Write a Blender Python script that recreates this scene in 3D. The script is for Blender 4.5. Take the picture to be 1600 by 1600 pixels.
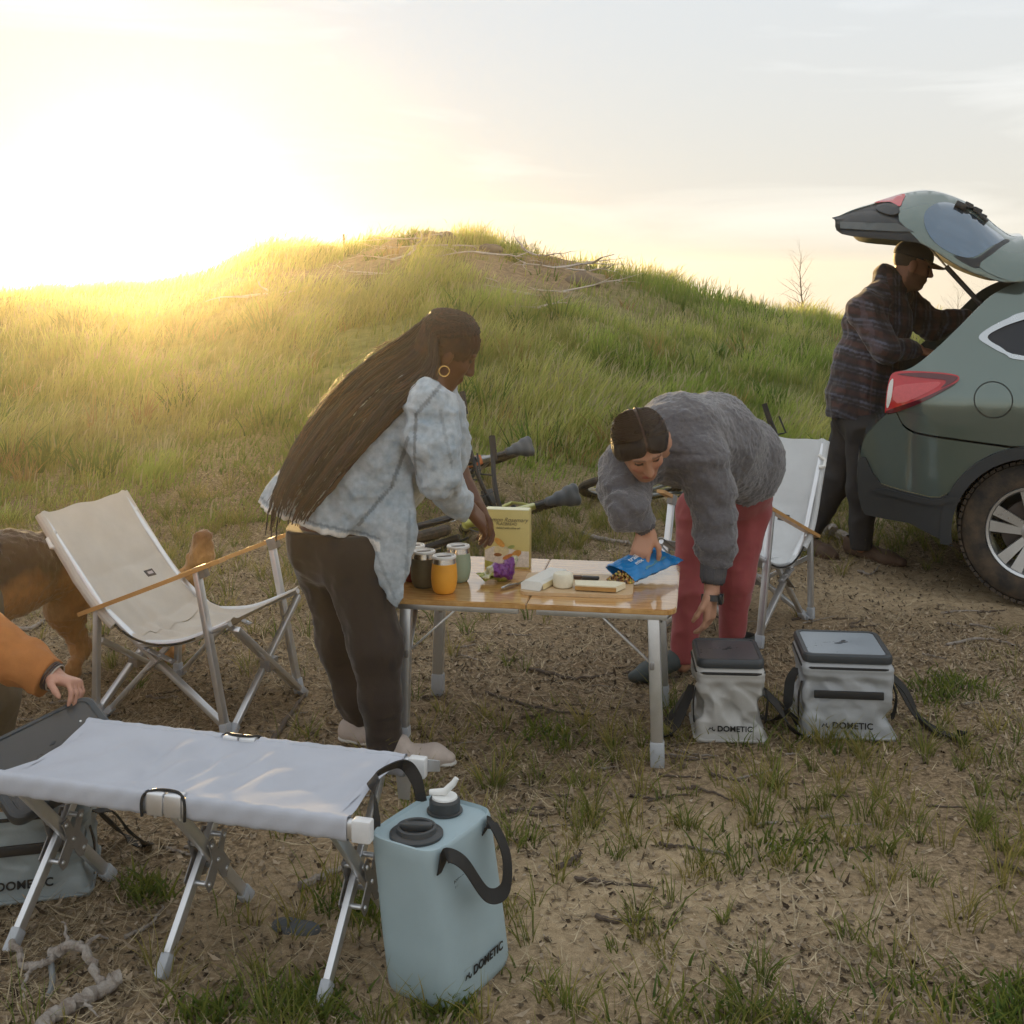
import bpy, bmesh, math, random
import numpy as np
from mathutils import Vector, Matrix, geometry

for o in list(bpy.data.objects): bpy.data.objects.remove(o)
S = bpy.context.scene
COL = S.collection
# ---------------------------------------------------------------- camera
F, HOR, EYE = 1900.0, 425.0, 1.6      # focal length and horizon row (1600 px frame), eye height
cd = bpy.data.cameras.new('camera'); cam = bpy.data.objects.new('camera', cd); COL.objects.link(cam)
cam.location = (0, 0, EYE); cam.rotation_euler = (math.radians(90), 0, 0)
cd.sensor_width = 36; cd.lens = 36*F/1600; cd.shift_y = -(800-HOR)/1600
cd.clip_start = .05; cd.clip_end = 6000
S.camera = cam
# ---------------------------------------------------------------- sky and sun
SUN_EL, SUN_AZ = 3.5, -16.8           # degrees; azimuth from straight ahead, minus = left
W_ = bpy.data.worlds.new('World'); S.world = W_; W_.use_nodes = True
nt = W_.node_tree; nt.nodes.clear(); N = nt.nodes.new; L = nt.links.new
sky = N('ShaderNodeTexSky'); sky.sky_type = 'NISHITA'; sky.sun_disc = False
sky.sun_elevation = math.radians(SUN_EL); sky.sun_rotation = math.radians(SUN_AZ)
sky.altitude = 0; sky.air_density = 1.0; sky.dust_density = 0.4; sky.ozone_density = 2.0
tc = N('ShaderNodeTexCoord')
up = N('ShaderNodeVectorMath'); up.operation = 'ADD'; up.inputs[1].default_value = (0, 0, .06)
L(tc.outputs['Generated'], up.inputs[0]); L(up.outputs[0], sky.inputs['Vector'])
# thin high cloud veil: pale, streaked
mp = N('ShaderNodeMapping'); mp.inputs['Scale'].default_value = (1.5, 1.5, 9); mp.inputs['Rotation'].default_value = (.25, .12, .3)
L(tc.outputs['Generated'], mp.inputs['Vector'])
cn = N('ShaderNodeTexNoise'); cn.inputs['Scale'].default_value = 2.2; cn.inputs['Detail'].default_value = 7; cn.inputs['Distortion'].default_value = .6
L(mp.outputs[0], cn.inputs['Vector'])
cr = N('ShaderNodeMapRange'); cr.inputs['From Min'].default_value = .47; cr.inputs['From Max'].default_value = .78
cr.inputs['To Min'].default_value = .975; cr.inputs['To Max'].default_value = .995
L(cn.outputs['Fac'], cr.inputs['Value'])
# even sheet of thin cirrus over the whole dome: cream low down, grey-blue higher up
sz = N('ShaderNodeSeparateXYZ'); L(tc.outputs['Generated'], sz.inputs[0])
vr = N('ShaderNodeMapRange'); vr.inputs['From Min'].default_value = -.05; vr.inputs['From Max'].default_value = .26; vr.interpolation_type = 'SMOOTHSTEP'; L(sz.outputs['Z'], vr.inputs['Value'])
veil = N('ShaderNodeMix'); veil.data_type = 'RGBA'; L(vr.outputs[0], veil.inputs[0]); veil.inputs[6].default_value = (2.36, 2.22, 1.92, 1); veil.inputs[7].default_value = (2.20, 2.30, 2.37, 1)
mx = N('ShaderNodeMix'); mx.data_type = 'RGBA'
L(cr.outputs[0], mx.inputs[0]); L(sky.outputs[0], mx.inputs[6]); 
cw = N('ShaderNodeMapRange'); cw.inputs['From Min'].default_value = .50; cw.inputs['From Max'].default_value = .74; cw.inputs['To Min'].default_value = .97; cw.inputs['To Max'].default_value = 1.22
L(cn.outputs['Fac'], cw.inputs['Value'])
vs_ = N('ShaderNodeVectorMath'); vs_.operation = 'SCALE'; L(veil.outputs[2], vs_.inputs[0]); L(cw.outputs[0], vs_.inputs['Scale']); L(vs_.outputs[0], mx.inputs[7])
bg = N('ShaderNodeBackground'); bg.inputs['Strength'].default_value = .15
L(mx.outputs[2], bg.inputs['Color'])
wo = N('ShaderNodeOutputWorld'); L(bg.outputs[0], wo.inputs['Surface'])
sd = bpy.data.lights.new('sun', 'SUN'); sun = bpy.data.objects.new('sun', sd); COL.objects.link(sun)
sd.energy = 5.0; sd.angle = math.radians(1.5); sd.color = (1, .65, .25)
_e, _a = math.radians(SUN_EL), math.radians(SUN_AZ)
SUNV = Vector((math.sin(_a)*math.cos(_e), math.cos(_a)*math.cos(_e), math.sin(_e)))   # towards the sun
sun.rotation_euler = SUNV.to_track_quat('Z', 'Y').to_euler(); sun.location = (-4, 20, 8)
S.view_settings.view_transform = 'Standard'; S.view_settings.look = 'None'
S.view_settings.exposure = 1.27; S.view_settings.gamma = 1.0
S.render.engine = 'CYCLES'
cy = S.cycles
cy.use_denoising = True; cy.use_adaptive_sampling = True; cy.adaptive_threshold = .025; cy.max_bounces = 8; cy.diffuse_bounces = 3; cy.glossy_bounces = 4
cy.transmission_bounces = 6; cy.transparent_max_bounces = 8; cy.volume_bounces = 0
cy.sample_clamp_indirect = 6; cy.caustics_reflective = False; cy.caustics_refractive = False
# ---------------------------------------------------------------- helpers
R = random.Random(7); RN = np.random.default_rng(11)
rad = math.radians
def at(px, py, Y): return Vector(((px-800)*Y/F, Y, EYE-(py-HOR)*Y/F))        # photograph pixel + distance -> metres
def gp(px, py, z=0): return at(px, py, F*(EYE-z)/(py-HOR))                     # pixel of something standing at height z
def tag(o, label=None, cat=None, group=None, kind=None):
    if label: o['label'] = label
    if cat: o['category'] = cat
    if group: o['group'] = group
    if kind: o['kind'] = kind
    return o
def link(name, me, m=None, parent=None, loc=None, rot=None):
    o = bpy.data.objects.new(name, me); COL.objects.link(o)
    if m is not None:
        for q in (m if isinstance(m, (list, tuple)) else [m]): me.materials.append(q)
    if parent: o.parent = parent
    if loc is not None: o.location = loc
    if rot is not None: o.rotation_euler = rot
    return o
def thing(name, label, cat, loc=(0, 0, 0), rz=0, group=None):
    o = bpy.data.objects.new(name, None); COL.objects.link(o); o.empty_display_size = .1
    o.location = loc; o.rotation_euler = (0, 0, rz)
    return tag(o, label, cat, group)
def copy_tree(o, parent=None):
    c = o.copy(); COL.objects.link(c); c.parent = parent
    for ch in list(o.children): copy_tree(ch, c)
    return c
def rawmesh(name, v, f, smooth=False, uv=None):
    me = bpy.data.meshes.new(name)
    v = np.asarray(v, np.float32).reshape(-1, 3)
    if isinstance(f, np.ndarray):
        n, k = f.shape
        me.vertices.add(len(v)); me.vertices.foreach_set('co', v.ravel())
        me.loops.add(n*k); me.loops.foreach_set('vertex_index', f.astype(np.int32).ravel())
        me.polygons.add(n); me.polygons.foreach_set('loop_start', np.arange(0, n*k, k, dtype=np.int32))
        me.update(calc_edges=True)
    else:
        me.from_pydata([tuple(map(float, p)) for p in v], [], [tuple(int(i) for i in q) for q in f]); me.update()
    if smooth: me.polygons.foreach_set('use_smooth', np.ones(len(me.polygons), bool))
    return me
def setcol(me, c, name='col'):
    c = np.asarray(c, np.float32)
    if c.shape[1] == 3: c = np.concatenate([c, np.ones((len(c), 1), np.float32)], 1)
    a = me.color_attributes.new(name, 'FLOAT_COLOR', 'POINT'); a.data.foreach_set('color', c.ravel())
class MB:
    "collects shapes, builds ONE mesh"
    def __init__(s): s.v = []; s.f = []
    def add(s, v, f):
        b = len(s.v); s.v += [Vector(p) for p in v]; s.f += [tuple(i+b for i in q) for q in f]; return s
    def box(s, c, h, rot=None, bev=0):
        "centre, half sizes, rotation matrix/euler, bevel (chamfered corners)"
        bm = bmesh.new(); bmesh.ops.create_cube(bm, size=2)
        for v in bm.verts: v.co = Vector((v.co.x*h[0], v.co.y*h[1], v.co.z*h[2]))
        if bev: bmesh.ops.bevel(bm, geom=bm.edges[:], offset=bev, segments=2, affect='EDGES', profile=.5)
        M = Matrix.Identity(3) if rot is None else rot
        v = [M @ p.co + Vector(c) for p in bm.verts]; bm.verts.index_update()
        f = [[q.index for q in p.verts] for p in bm.faces]; bm.free(); return s.add(v, f)
    def bar(s, a, b, w, h, bev=.002, up=(0, 0, 1)):
        "rectangular bar from a to b, full width w (sideways) and height h"
        a, b = Vector(a), Vector(b); d = b-a; z = d.normalized(); u = Vector(up)
        x = u.cross(z)
        if x.length < 1e-4: x = Vector((1, 0, 0)).cross(z)
        x.normalize(); y = z.cross(x)
        M = Matrix((x, y, z)).transposed()
        return s.box((a+b)/2, (w/2, h/2, d.length/2), M, bev)
    def tube(s, pts, r, n=10, closed=False, caps=True, flat=None, up=None):
        "swept circle (or flat strip: flat=(w,t)) along points; r number or list"
        P = [Vector(p) for p in pts]; k = len(P); rr = r if isinstance(r, (list, tuple, np.ndarray)) else [r]*k
        b0 = len(s.v); prev = None; rings = []
        for i in range(k):
            if closed: t = P[(i+1) % k]-P[i-1]
            else: t = P[min(i+1, k-1)]-P[max(i-1, 0)]
            t.normalize()
            if up is not None:
                x = Vector(up if not isinstance(up, list) else up[i]).cross(t)
                if x.length < 1e-5: x = prev or Vector((1, 0, 0))
            elif prev is None:
                x = t.orthogonal()
            else: x = prev-t*prev.dot(t)
            x = x.normalized(); prev = x; y = t.cross(x)
            if flat: w, th = flat; ring = [P[i]+x*(w/2)*a+y*(th/2)*c for a, c in ((-1, -1), (1, -1), (1, 1), (-1, 1))]; nn = 4
            else: ring = [P[i]+(x*math.cos(2*math.pi*j/n)+y*math.sin(2*math.pi*j/n))*rr[i] for j in range(n)]; nn = n
            s.v += ring
        m = k if closed else k-1
        for i in range(m):
            a = b0+i*nn; c = b0+((i+1) % k)*nn
            for j in range(nn): s.f.append((a+j, a+(j+1) % nn, c+(j+1) % nn, c+j))
        if caps and not closed:
            s.f.append(tuple(b0+j for j in range(nn))[::-1]); s.f.append(tuple(b0+(k-1)*nn+j for j in range(nn)))
        return s
    def lathe(s, prof, n=24, c=(0, 0, 0), axis='z', M=None):
        b0 = len(s.v); c = Vector(c)
        for r, z in prof:
            for j in range(n):
                a = 2*math.pi*j/n; p = Vector((r*math.cos(a), r*math.sin(a), z))
                if axis == 'y': p = Vector((p.x, p.z, p.y))
                if axis == 'x': p = Vector((p.z, p.x, p.y))
                if M: p = M @ p
                s.v.append(c+p)
        for i in range(len(prof)-1):
            for j in range(n):
                a, b = b0+i*n, b0+(i+1)*n
                s.f.append((a+j, a+(j+1) % n, b+(j+1) % n, b+j))
        return s
    def grid(s, fn, nu, nv, th=0, closed_u=False):
        "surface fn(u,v) u,v in 0..1; th > 0 gives it a back side offset along the normal"
        P = [[Vector(fn(i/nu, j/nv)) for j in range(nv+1)] for i in range(nu+1)]
        b0 = len(s.v); w = nv+1
        for r in P: s.v += r
        for i in range(nu):
            for j in range(nv): s.f.append((b0+i*w+j, b0+(i+1)*w+j, b0+(i+1)*w+j+1, b0+i*w+j+1))
        if th:
            b1 = len(s.v)
            for i in range(nu+1):
                for j in range(nv+1):
                    du = P[min(i+1, nu)][j]-P[max(i-1, 0)][j]; dv = P[i][min(j+1, nv)]-P[i][max(j-1, 0)]
                    n = du.cross(dv)
                    n = n.normalized() if n.length > 1e-9 else Vector((0, 0, 1))
                    s.v.append(P[i][j]-n*th)
            for i in range(nu):
                for j in range(nv): s.f.append((b1+i*w+j, b1+i*w+j+1, b1+(i+1)*w+j+1, b1+(i+1)*w+j))
            rim = [i*w for i in range(nu+1)]+[nu*w+j for j in range(1, nv+1)]+[i*w+nv for i in range(nu-1, -1, -1)]+[j for j in range(nv-1, 0, -1)]
            for q in range(len(rim)):
                a, b = rim[q], rim[(q+1) % len(rim)]; s.f.append((b0+b, b0+a, b1+a, b1+b))
        return s
    def poly(s, pts, d):
        "closed polygon (list of points) extruded by vector d"
        P = [Vector(p) for p in pts]; n = len(P); b = len(s.v); d = Vector(d)
        s.v += P+[p+d for p in P]
        s.f.append(tuple(range(b, b+n))[::-1]); s.f.append(tuple(range(b+n, b+2*n)))
        for i in range(n): s.f.append((b+i, b+(i+1) % n, b+n+(i+1) % n, b+n+i))
        return s
    def mesh(s, name='m', smooth=True, angle=35):
        me = rawmesh(name, [tuple(p) for p in s.v], s.f)
        bm = bmesh.new(); bm.from_mesh(me); bmesh.ops.recalc_face_normals(bm, faces=bm.faces[:])
        ca = math.cos(rad(angle))
        for f in bm.faces: f.smooth = smooth
        if smooth:
            for e in bm.edges:
                if len(e.link_faces) != 2 or e.link_faces[0].normal.dot(e.link_faces[1].normal) < ca: e.smooth = False
        bm.to_mesh(me); bm.free(); return me
    def build(s, name, m, parent=None, loc=None, rot=None, smooth=True, angle=35):
        return link(name, s.mesh(name, smooth, angle), m, parent, loc, rot)
def rotz(a): return Matrix.Rotation(a, 3, 'Z')
def eul(x, y, z): 
    from mathutils import Euler
    return Euler((x, y, z)).to_matrix()
def bez(P, n=16):
    "Catmull-Rom through points"
    P = [Vector(p) for p in P]; Q = [P[0]*2-P[1]]+P+[P[-1]*2-P[-2]]; out = []
    for i in range(len(P)-1):
        a, b, c, d = Q[i:i+4]
        for k in range(n):
            t = k/n; out.append(.5*((2*b)+(c-a)*t+(2*a-5*b+4*c-d)*t*t+(3*b-a-3*c+d)*t**3))
    return out+[P[-1]]
# value noise (numpy, 3-D)
_LAT = RN.random((32, 32, 32), dtype=np.float32)*2-1
def vnoise(p, scale, off=0):
    q = np.asarray(p, np.float32)*scale+off; i = np.floor(q).astype(np.int32); f = q-i; f = f*f*(3-2*f); i &= 31; j = (i+1) & 31
    x0, y0, z0 = i[..., 0], i[..., 1], i[..., 2]; x1, y1, z1 = j[..., 0], j[..., 1], j[..., 2]
    fx, fy, fz = f[..., 0], f[..., 1], f[..., 2]
    l = lambda a, b, t: a+(b-a)*t
    return l(l(l(_LAT[x0, y0, z0], _LAT[x1, y0, z0], fx), l(_LAT[x0, y1, z0], _LAT[x1, y1, z0], fx), fy),
             l(l(_LAT[x0, y0, z1], _LAT[x1, y0, z1], fx), l(_LAT[x0, y1, z1], _LAT[x1, y1, z1], fx), fy), fz)
class SDF:
    "signed-distance sculpting on a grid; .mesh() polygonises with surface nets"
    def __init__(s, lo, hi, res):
        s.lo = np.array(lo, np.float32); s.res = res
        s.n = np.ceil((np.array(hi)-s.lo)/res).astype(int)+1
        s.f = np.full(tuple(s.n), .5, np.float32)
    def _sub(s, lo, hi):
        a = np.clip(np.floor((np.array(lo)-s.lo)/s.res).astype(int), 0, s.n-1); b = np.clip(np.ceil((np.array(hi)-s.lo)/s.res).astype(int)+1, 1, s.n)
        if np.any(b <= a): return None
        sl = tuple(slice(x, y) for x, y in zip(a, b))
        ax = [s.lo[i]+s.res*np.arange(a[i], b[i], dtype=np.float32) for i in range(3)]
        return sl, ax[0][:, None, None], ax[1][None, :, None], ax[2][None, None, :]
    def _comb(s, sl, d, k, mode):
        g = s.f[sl]
        if mode == 'sub':
            d = -d; h = np.maximum(k-np.abs(g-d), 0)/k; s.f[sl] = np.maximum(g, d)+h*h*k*.25
        elif mode == 'int': s.f[sl] = np.maximum(g, d)
        else:
            h = np.maximum(k-np.abs(g-d), 0)/k; s.f[sl] = np.minimum(g, d)-h*h*k*.25
    def cone(s, a, b, ra, rb, k=.02, mode='add', sq=None):
        "tapered capsule; sq=(axis vector, factor) flattens it along an axis"
        a, b = np.array(a, np.float32), np.array(b, np.float32); m = max(ra, rb)+k+3*s.res
        q = s._sub(np.minimum(a, b)-m, np.maximum(a, b)+m)
        if q is None: return s
        sl, x, y, z = q; ab = b-a; L2 = float(ab@ab)+1e-12
        px, py, pz = x-a[0], y-a[1], z-a[2]
        t = np.clip((px*ab[0]+py*ab[1]+pz*ab[2])/L2, 0, 1)
        dx, dy, dz = px-t*ab[0], py-t*ab[1], pz-t*ab[2]
        d2 = dx*dx+dy*dy+dz*dz
        if sq is not None:
            n = np.array(sq[0], np.float32); n /= np.linalg.norm(n); e = dx*n[0]+dy*n[1]+dz*n[2]
            d2 = d2+(1/sq[1]**2-1)*e*e
        s._comb(sl, np.sqrt(d2)-(ra+(rb-ra)*t), k, mode); return s
    def chain(s, pts, rs, k=.02, mode='add', sq=None):
        for i in range(len(pts)-1): s.cone(pts[i], pts[i+1], rs[i], rs[i+1], k, mode, sq)
        return s
    def ell(s, c, r, M=None, k=.02, mode='add'):
        c = np.array(c, np.float32); m = max(r)+k+3*s.res; q = s._sub(c-m, c+m)
        if q is None: return s
        sl, x, y, z = q; M = np.array(M if M is not None else np.eye(3), np.float32)
        x, y, z = x-c[0], y-c[1], z-c[2]
        u = [M[0, i]*x+M[1, i]*y+M[2, i]*z for i in range(3)]
        k0 = np.sqrt(sum((u[i]/r[i])**2 for i in range(3))); k1 = np.sqrt(sum((u[i]/r[i]**2)**2 for i in range(3)))+1e-9
        s._comb(sl, k0*(k0-1)/k1, k, mode); return s
    def box(s, c, h, M=None, rnd=.01, k=.01, mode='add'):
        c = np.array(c, np.float32); m = float(np.linalg.norm(h))+k+3*s.res; q = s._sub(c-m, c+m)
        if q is None: return s
        sl, x, y, z = q; M = np.array(M if M is not None else np.eye(3), np.float32)
        x, y, z = x-c[0], y-c[1], z-c[2]
        u = [np.abs(M[0, i]*x+M[1, i]*y+M[2, i]*z)-(h[i]-rnd) for i in range(3)]
        d = np.sqrt(sum(np.maximum(w, 0)**2 for w in u))+np.minimum(np.maximum(np.maximum(u[0], u[1]), u[2]), 0)-rnd
        s._comb(sl, d, k, mode); return s
    def plane(s, n, d, k=.004):
        "keep the side where n.p < d"
        sl, x, y, z = s._sub(s.lo, s.lo+s.n*s.res); n = np.array(n, np.float32); n /= np.linalg.norm(n)
        s.f = np.maximum(s.f, n[0]*x+n[1]*y+n[2]*z-d); return s
    def pts(s, idx): return s.lo+idx*s.res
    def noise(s, fn, band=.06):
        "adds fn(points) where |f| < band"
        idx = np.argwhere(np.abs(s.f) < band)
        if len(idx): s.f[tuple(idx.T)] += fn(s.lo+idx.astype(np.float32)*s.res).astype(np.float32)
        return s
    def mesh(s, name='sdf', smooth=0):
        f = s.f; g = f < 0; nx, ny, nz = f.shape
        c = np.zeros((nx-1, ny-1, nz-1), np.int8)
        for i in (0, 1):
            for j in (0, 1):
                for k in (0, 1): c += g[i:nx-1+i, j:ny-1+j, k:nz-1+k]
        act = np.argwhere((c > 0) & (c < 8)); ids = np.full(c.shape, -1, np.int32); ids[tuple(act.T)] = np.arange(len(act))
        cor = [(i, j, k) for i in (0, 1) for j in (0, 1) for k in (0, 1)]
        fv = [f[act[:, 0]+a, act[:, 1]+b, act[:, 2]+d] for a, b, d in cor]
        acc = np.zeros((len(act), 3), np.float32); cnt = np.zeros(len(act), np.float32)
        for p in range(8):
            for q in range(p+1, 8):
                if sum(abs(cor[p][i]-cor[q][i]) for i in range(3)) != 1: continue
                m = (fv[p] < 0) != (fv[q] < 0); t = np.where(m, fv[p]/np.where(m, fv[p]-fv[q], 1), 0)
                e = np.array(cor[p], np.float32)+t[:, None]*(np.array(cor[q])-np.array(cor[p])).astype(np.float32)
                acc += e*m[:, None]; cnt += m
        v = s.lo+(act+acc/cnt[:, None])*s.res
        F_ = []
        for ax in range(3):
            b, d = [(1, 2), (2, 0), (0, 1)][ax]
            s0 = [slice(None)]*3; s1 = [slice(None)]*3; s0[ax] = slice(0, -1); s1[ax] = slice(1, None)
            A = g[tuple(s0)]; B = g[tuple(s1)]; e = np.argwhere(A != B)
            e = e[(e[:, b] > 0) & (e[:, d] > 0) & (e[:, b] < f.shape[b]-1) & (e[:, d] < f.shape[d]-1)]
            if not len(e): continue
            flip = A[tuple(e.T)]
            def cell(ob, od):
                q = e.copy(); q[:, b] -= ob; q[:, d] -= od; return ids[tuple(q.T)]
            q = np.stack([cell(1, 1), cell(0, 1), cell(0, 0), cell(1, 0)], 1)
            q[~flip] = q[~flip][:, ::-1]; F_.append(q)
        fc = np.concatenate(F_); v = v.astype(np.float32)
        for _ in range(smooth):
            sm = np.zeros_like(v); ct = np.zeros(len(v), np.float32)
            for a, b in ((0, 1), (1, 2), (2, 3), (3, 0)):
                np.add.at(sm, fc[:, a], v[fc[:, b]]); np.add.at(sm, fc[:, b], v[fc[:, a]]); np.add.at(ct, fc[:, a], 1); np.add.at(ct, fc[:, b], 1)
            v = .5*v+.5*sm/np.maximum(ct, 1)[:, None]
        me = rawmesh(name, v, fc, True); s.v = v; return me
# ---------------------------------------------------------------- materials
def mat(name, col, rough=.6, metal=0, var=.12, vs=18, bump=0, bs=220, sheen=0, trans=0, spec=.5, attr=None, coat=0, aniso=None, mul=1, col2=None):
    m = bpy.data.materials.new(name); m.use_nodes = True; t = m.node_tree; b = t.nodes['Principled BSDF']
    n_ = t.nodes.new; l_ = t.links.new
    b.inputs['Roughness'].default_value = rough; b.inputs['Metallic'].default_value = metal
    b.inputs['Specular IOR Level'].default_value = spec
    if coat: b.inputs['Coat Weight'].default_value = coat; b.inputs['Coat Roughness'].default_value = .04
    if sheen: b.inputs['Sheen Weight'].default_value = sheen; b.inputs['Sheen Roughness'].default_value = .4
    co = n_('ShaderNodeTexCoord'); src = co.outputs['Object']
    if aniso:
        mp = n_('ShaderNodeMapping'); mp.inputs['Scale'].default_value = aniso; l_(src, mp.inputs[0]); src = mp.outputs[0]
    no = n_('ShaderNodeTexNoise'); no.inputs['Scale'].default_value = vs; no.inputs['Detail'].default_value = 6; no.inputs['Roughness'].default_value = .65; l_(src, no.inputs['Vector'])
    if attr:
        base = n_('ShaderNodeVertexColor'); base.layer_name = attr; cin = base.outputs[0]
    else:
        base = n_('ShaderNodeRGB'); base.outputs[0].default_value = (*col, 1); cin = base.outputs[0]
    if col2:
        mm = n_('ShaderNodeMix'); mm.data_type = 'RGBA'; r2 = n_('ShaderNodeMapRange'); r2.inputs[1].default_value = .38; r2.inputs[2].default_value = .62
        l_(no.outputs['Fac'], r2.inputs[0]); l_(r2.outputs[0], mm.inputs[0]); l_(cin, mm.inputs[6]); mm.inputs[7].default_value = (*col2, 1); cin = mm.outputs[2]
    hv = n_('ShaderNodeHueSaturation'); mr = n_('ShaderNodeMapRange'); mr.inputs[1].default_value = .25; mr.inputs[2].default_value = .75
    mr.inputs[3].default_value = mul*(1-var); mr.inputs[4].default_value = mul*(1+var)
    l_(no.outputs['Fac'], mr.inputs[0]); l_(mr.outputs[0], hv.inputs['Value']); l_(cin, hv.inputs['Color']); l_(hv.outputs[0], b.inputs['Base Color'])
    rr = n_('ShaderNodeMapRange'); rr.inputs[3].default_value = max(0, rough-.12*min(1, rough*3)); rr.inputs[4].default_value = min(1, rough+.12*min(1, rough*3)); l_(no.outputs['Fac'], rr.inputs[0]); l_(rr.outputs[0], b.inputs['Roughness'])
    if bump:
        n2 = n_('ShaderNodeTexNoise'); n2.inputs['Scale'].default_value = bs; n2.inputs['Detail'].default_value = 4; l_(src, n2.inputs['Vector'])
        bu = n_('ShaderNodeBump'); bu.inputs['Strength'].default_value = bump; bu.inputs['Distance'].default_value = .004; l_(n2.outputs['Fac'], bu.inputs['Height']); l_(bu.outputs[0], b.inputs['Normal'])
    if trans:
        tr = n_('ShaderNodeBsdfTranslucent'); l_(hv.outputs[0], tr.inputs['Color']); ms = n_('ShaderNodeMixShader'); ms.inputs[0].default_value = trans
        l_(b.outputs[0], ms.inputs[1]); l_(tr.outputs[0], ms.inputs[2]); l_(ms.outputs[0], t.nodes['Material Output'].inputs['Surface'])
    return m
# ---------------------------------------------------------------- the land: one sheet with the mound
SKX = np.array([-2600, -900, -300, 0, 100, 180, 230, 300, 400, 520, 650, 720, 900, 1000, 1100, 1200, 1310, 1600, 2100, 4000.])
SKY = np.array([560, 540, 500, 478, 464, 455, 452, 437, 398, 388, 366, 372, 412, 438, 468, 490, 512, 535, 550, 560.])
def ground_h(x, y):
    x = np.asarray(x, float); y = np.asarray(y, float)
    k = x/np.maximum(y, 4.0)*F+800
    Yr = 18.5+1.2*np.sin(k*.004)
    zr = EYE-(np.interp(k, SKX, SKY)-HOR)*Yr/F
    y0 = 8.2+np.clip((k-900)*.0045, -1.0, 2.2)
    t = np.clip((y-y0)/(Yr-y0), 0, 1)
    h = zr*(t**1.25*(1.9-.9*t))*np.clip(1, 0, 1)
    d = np.maximum(y-Yr, 0)
    h = h-np.where(d < 4, .016*d*d, .256+.128*(d-4))*1.0
    h = np.maximum(h, -60)
    q = np.stack([x, y, 0*x], -1)
    play = np.clip((np.hypot((x+.2)/2.6, (y-4.2)/2.2)-1)*1.5, 0, 1)
    h = h+(.05*vnoise(q, .55)+.018*vnoise(q, 2.1, 5.))*play*np.clip(y/3, 0, 1)+(.006+.008*play)*vnoise(q, 7, 9.)+.004*vnoise(q, 26, 3.)
    h = h+np.clip((y-10)/4, 0, 1)*np.clip((26-y)/5, 0, 1)*(.10*vnoise(q, .8, 2.)+.05*vnoise(q, 2.3, 7.))
    return h
def gh(x, y): return float(ground_h(np.array([x]), np.array([y]))[0])
def axis_pts(a, b, step, far, grow=1.12):
    p = list(np.arange(a, b+1e-6, step)); s = step
    while p[-1] < far: s *= grow; p.append(p[-1]+s)
    s = step; q = [a]
    while q[-1] > -far: s *= grow; q.append(q[-1]-s)
    return np.array(q[:0:-1]+p)
gx = axis_pts(-4.6, 4.6, .035, 160); gy = axis_pts(2.1, 9.5, .035, 190, 1.035); gy = gy[gy > -30]
GX, GY = np.meshgrid(gx, gy, indexing='ij'); GZ = ground_h(GX, GY)
nx_, ny_ = GX.shape; ii = np.arange(nx_*ny_).reshape(nx_, ny_)
gf = np.stack([ii[:-1, :-1], ii[1:, :-1], ii[1:, 1:], ii[:-1, 1:]], -1).reshape(-1, 4)
gme = rawmesh('ground', np.stack([GX, GY, GZ], -1).reshape(-1, 3), gf, True)
def sandy(x, y):
    q = np.stack([x, y, 0*x], -1)
    n = .5+.5*vnoise(q, 1.3, 4.)+.35*vnoise(q, 3.7, 1.)
    a = np.exp(-(((x-.28)/.85)**2+((y-3.25)/.55)**2))*.85+np.exp(-(((x+1.0)/1.3)**2+((y-2.6)/.5)**2))*.35
    b = np.exp(-(((x-2.4)/1.3)**2+((y-6.1)/.5)**2))*.9
    return np.clip((a+b)*(.55+.7*n)-.12, 0, 1)
def bare(x, y):
    "bare soil patches high on the mound"
    q = np.stack([x, y, 0*x], -1); k = x/np.maximum(y, 1)*F+800
    return np.clip((np.exp(-(((k-730)/230)**2+((y-17.2)/2.8)**2))*1.9+.35*np.exp(-((y-17)/3.5)**2))*(.72+.95*vnoise(q, 1.1, 6.)+.4*vnoise(q, 3.1, 2.)), 0, 1)
gs = sandy(GX.ravel(), GY.ravel()); gb = bare(GX.ravel(), GY.ravel())
setcol(gme, np.stack([gs, gb, np.clip((GY.ravel()-8)/3, 0, 1)], -1), 'mask')
m = bpy.data.materials.new('soil'); m.use_nodes = True; t = m.node_tree; b = t.nodes['Principled BSDF']; n_ = t.nodes.new; l_ = t.links.new
co = n_('ShaderNodeTexCoord').outputs['Object']; vc = n_('ShaderNodeVertexColor'); vc.layer_name = 'mask'; sp = n_('ShaderNodeSeparateColor'); l_(vc.outputs[0], sp.inputs[0])
def tn(sc, det=8, ro=.6):
    q = n_('ShaderNodeTexNoise'); q.inputs['Scale'].default_value = sc; q.inputs['Detail'].default_value = det; q.inputs['Roughness'].default_value = ro; l_(co, q.inputs['Vector']); return q.outputs['Fac']
def ramp(v, *st):
    q = n_('ShaderNodeValToRGB'); e = q.color_ramp.elements
    for i, (p, c) in enumerate(st):
        if i < 2: e[i].position = p
        else: e.new(p)
        e[i].color = (*c, 1)
    l_(v, q.inputs[0]); return q.outputs[0]
def mixc(f, a, c):
    q = n_('ShaderNodeMix'); q.data_type = 'RGBA'; l_(f, q.inputs[0]); l_(a, q.inputs[6]); l_(c, q.inputs[7]); return q.outputs[2]
def maths(op, a, c):
    q = n_('ShaderNodeMath'); q.operation = op; q.use_clamp = True
    for i, w in enumerate((a, c)):
        if isinstance(w, (int, float)): q.inputs[i].default_value = w
        else: l_(w, q.inputs[i])
    return q.outputs[0]
litter = ramp(tn(55, 10, .75), (.30, (.05, .036, .022)), (.46, (.19, .135, .08)), (.60, (.36, .265, .165)), (.72, (.52, .41, .29)))
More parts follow.
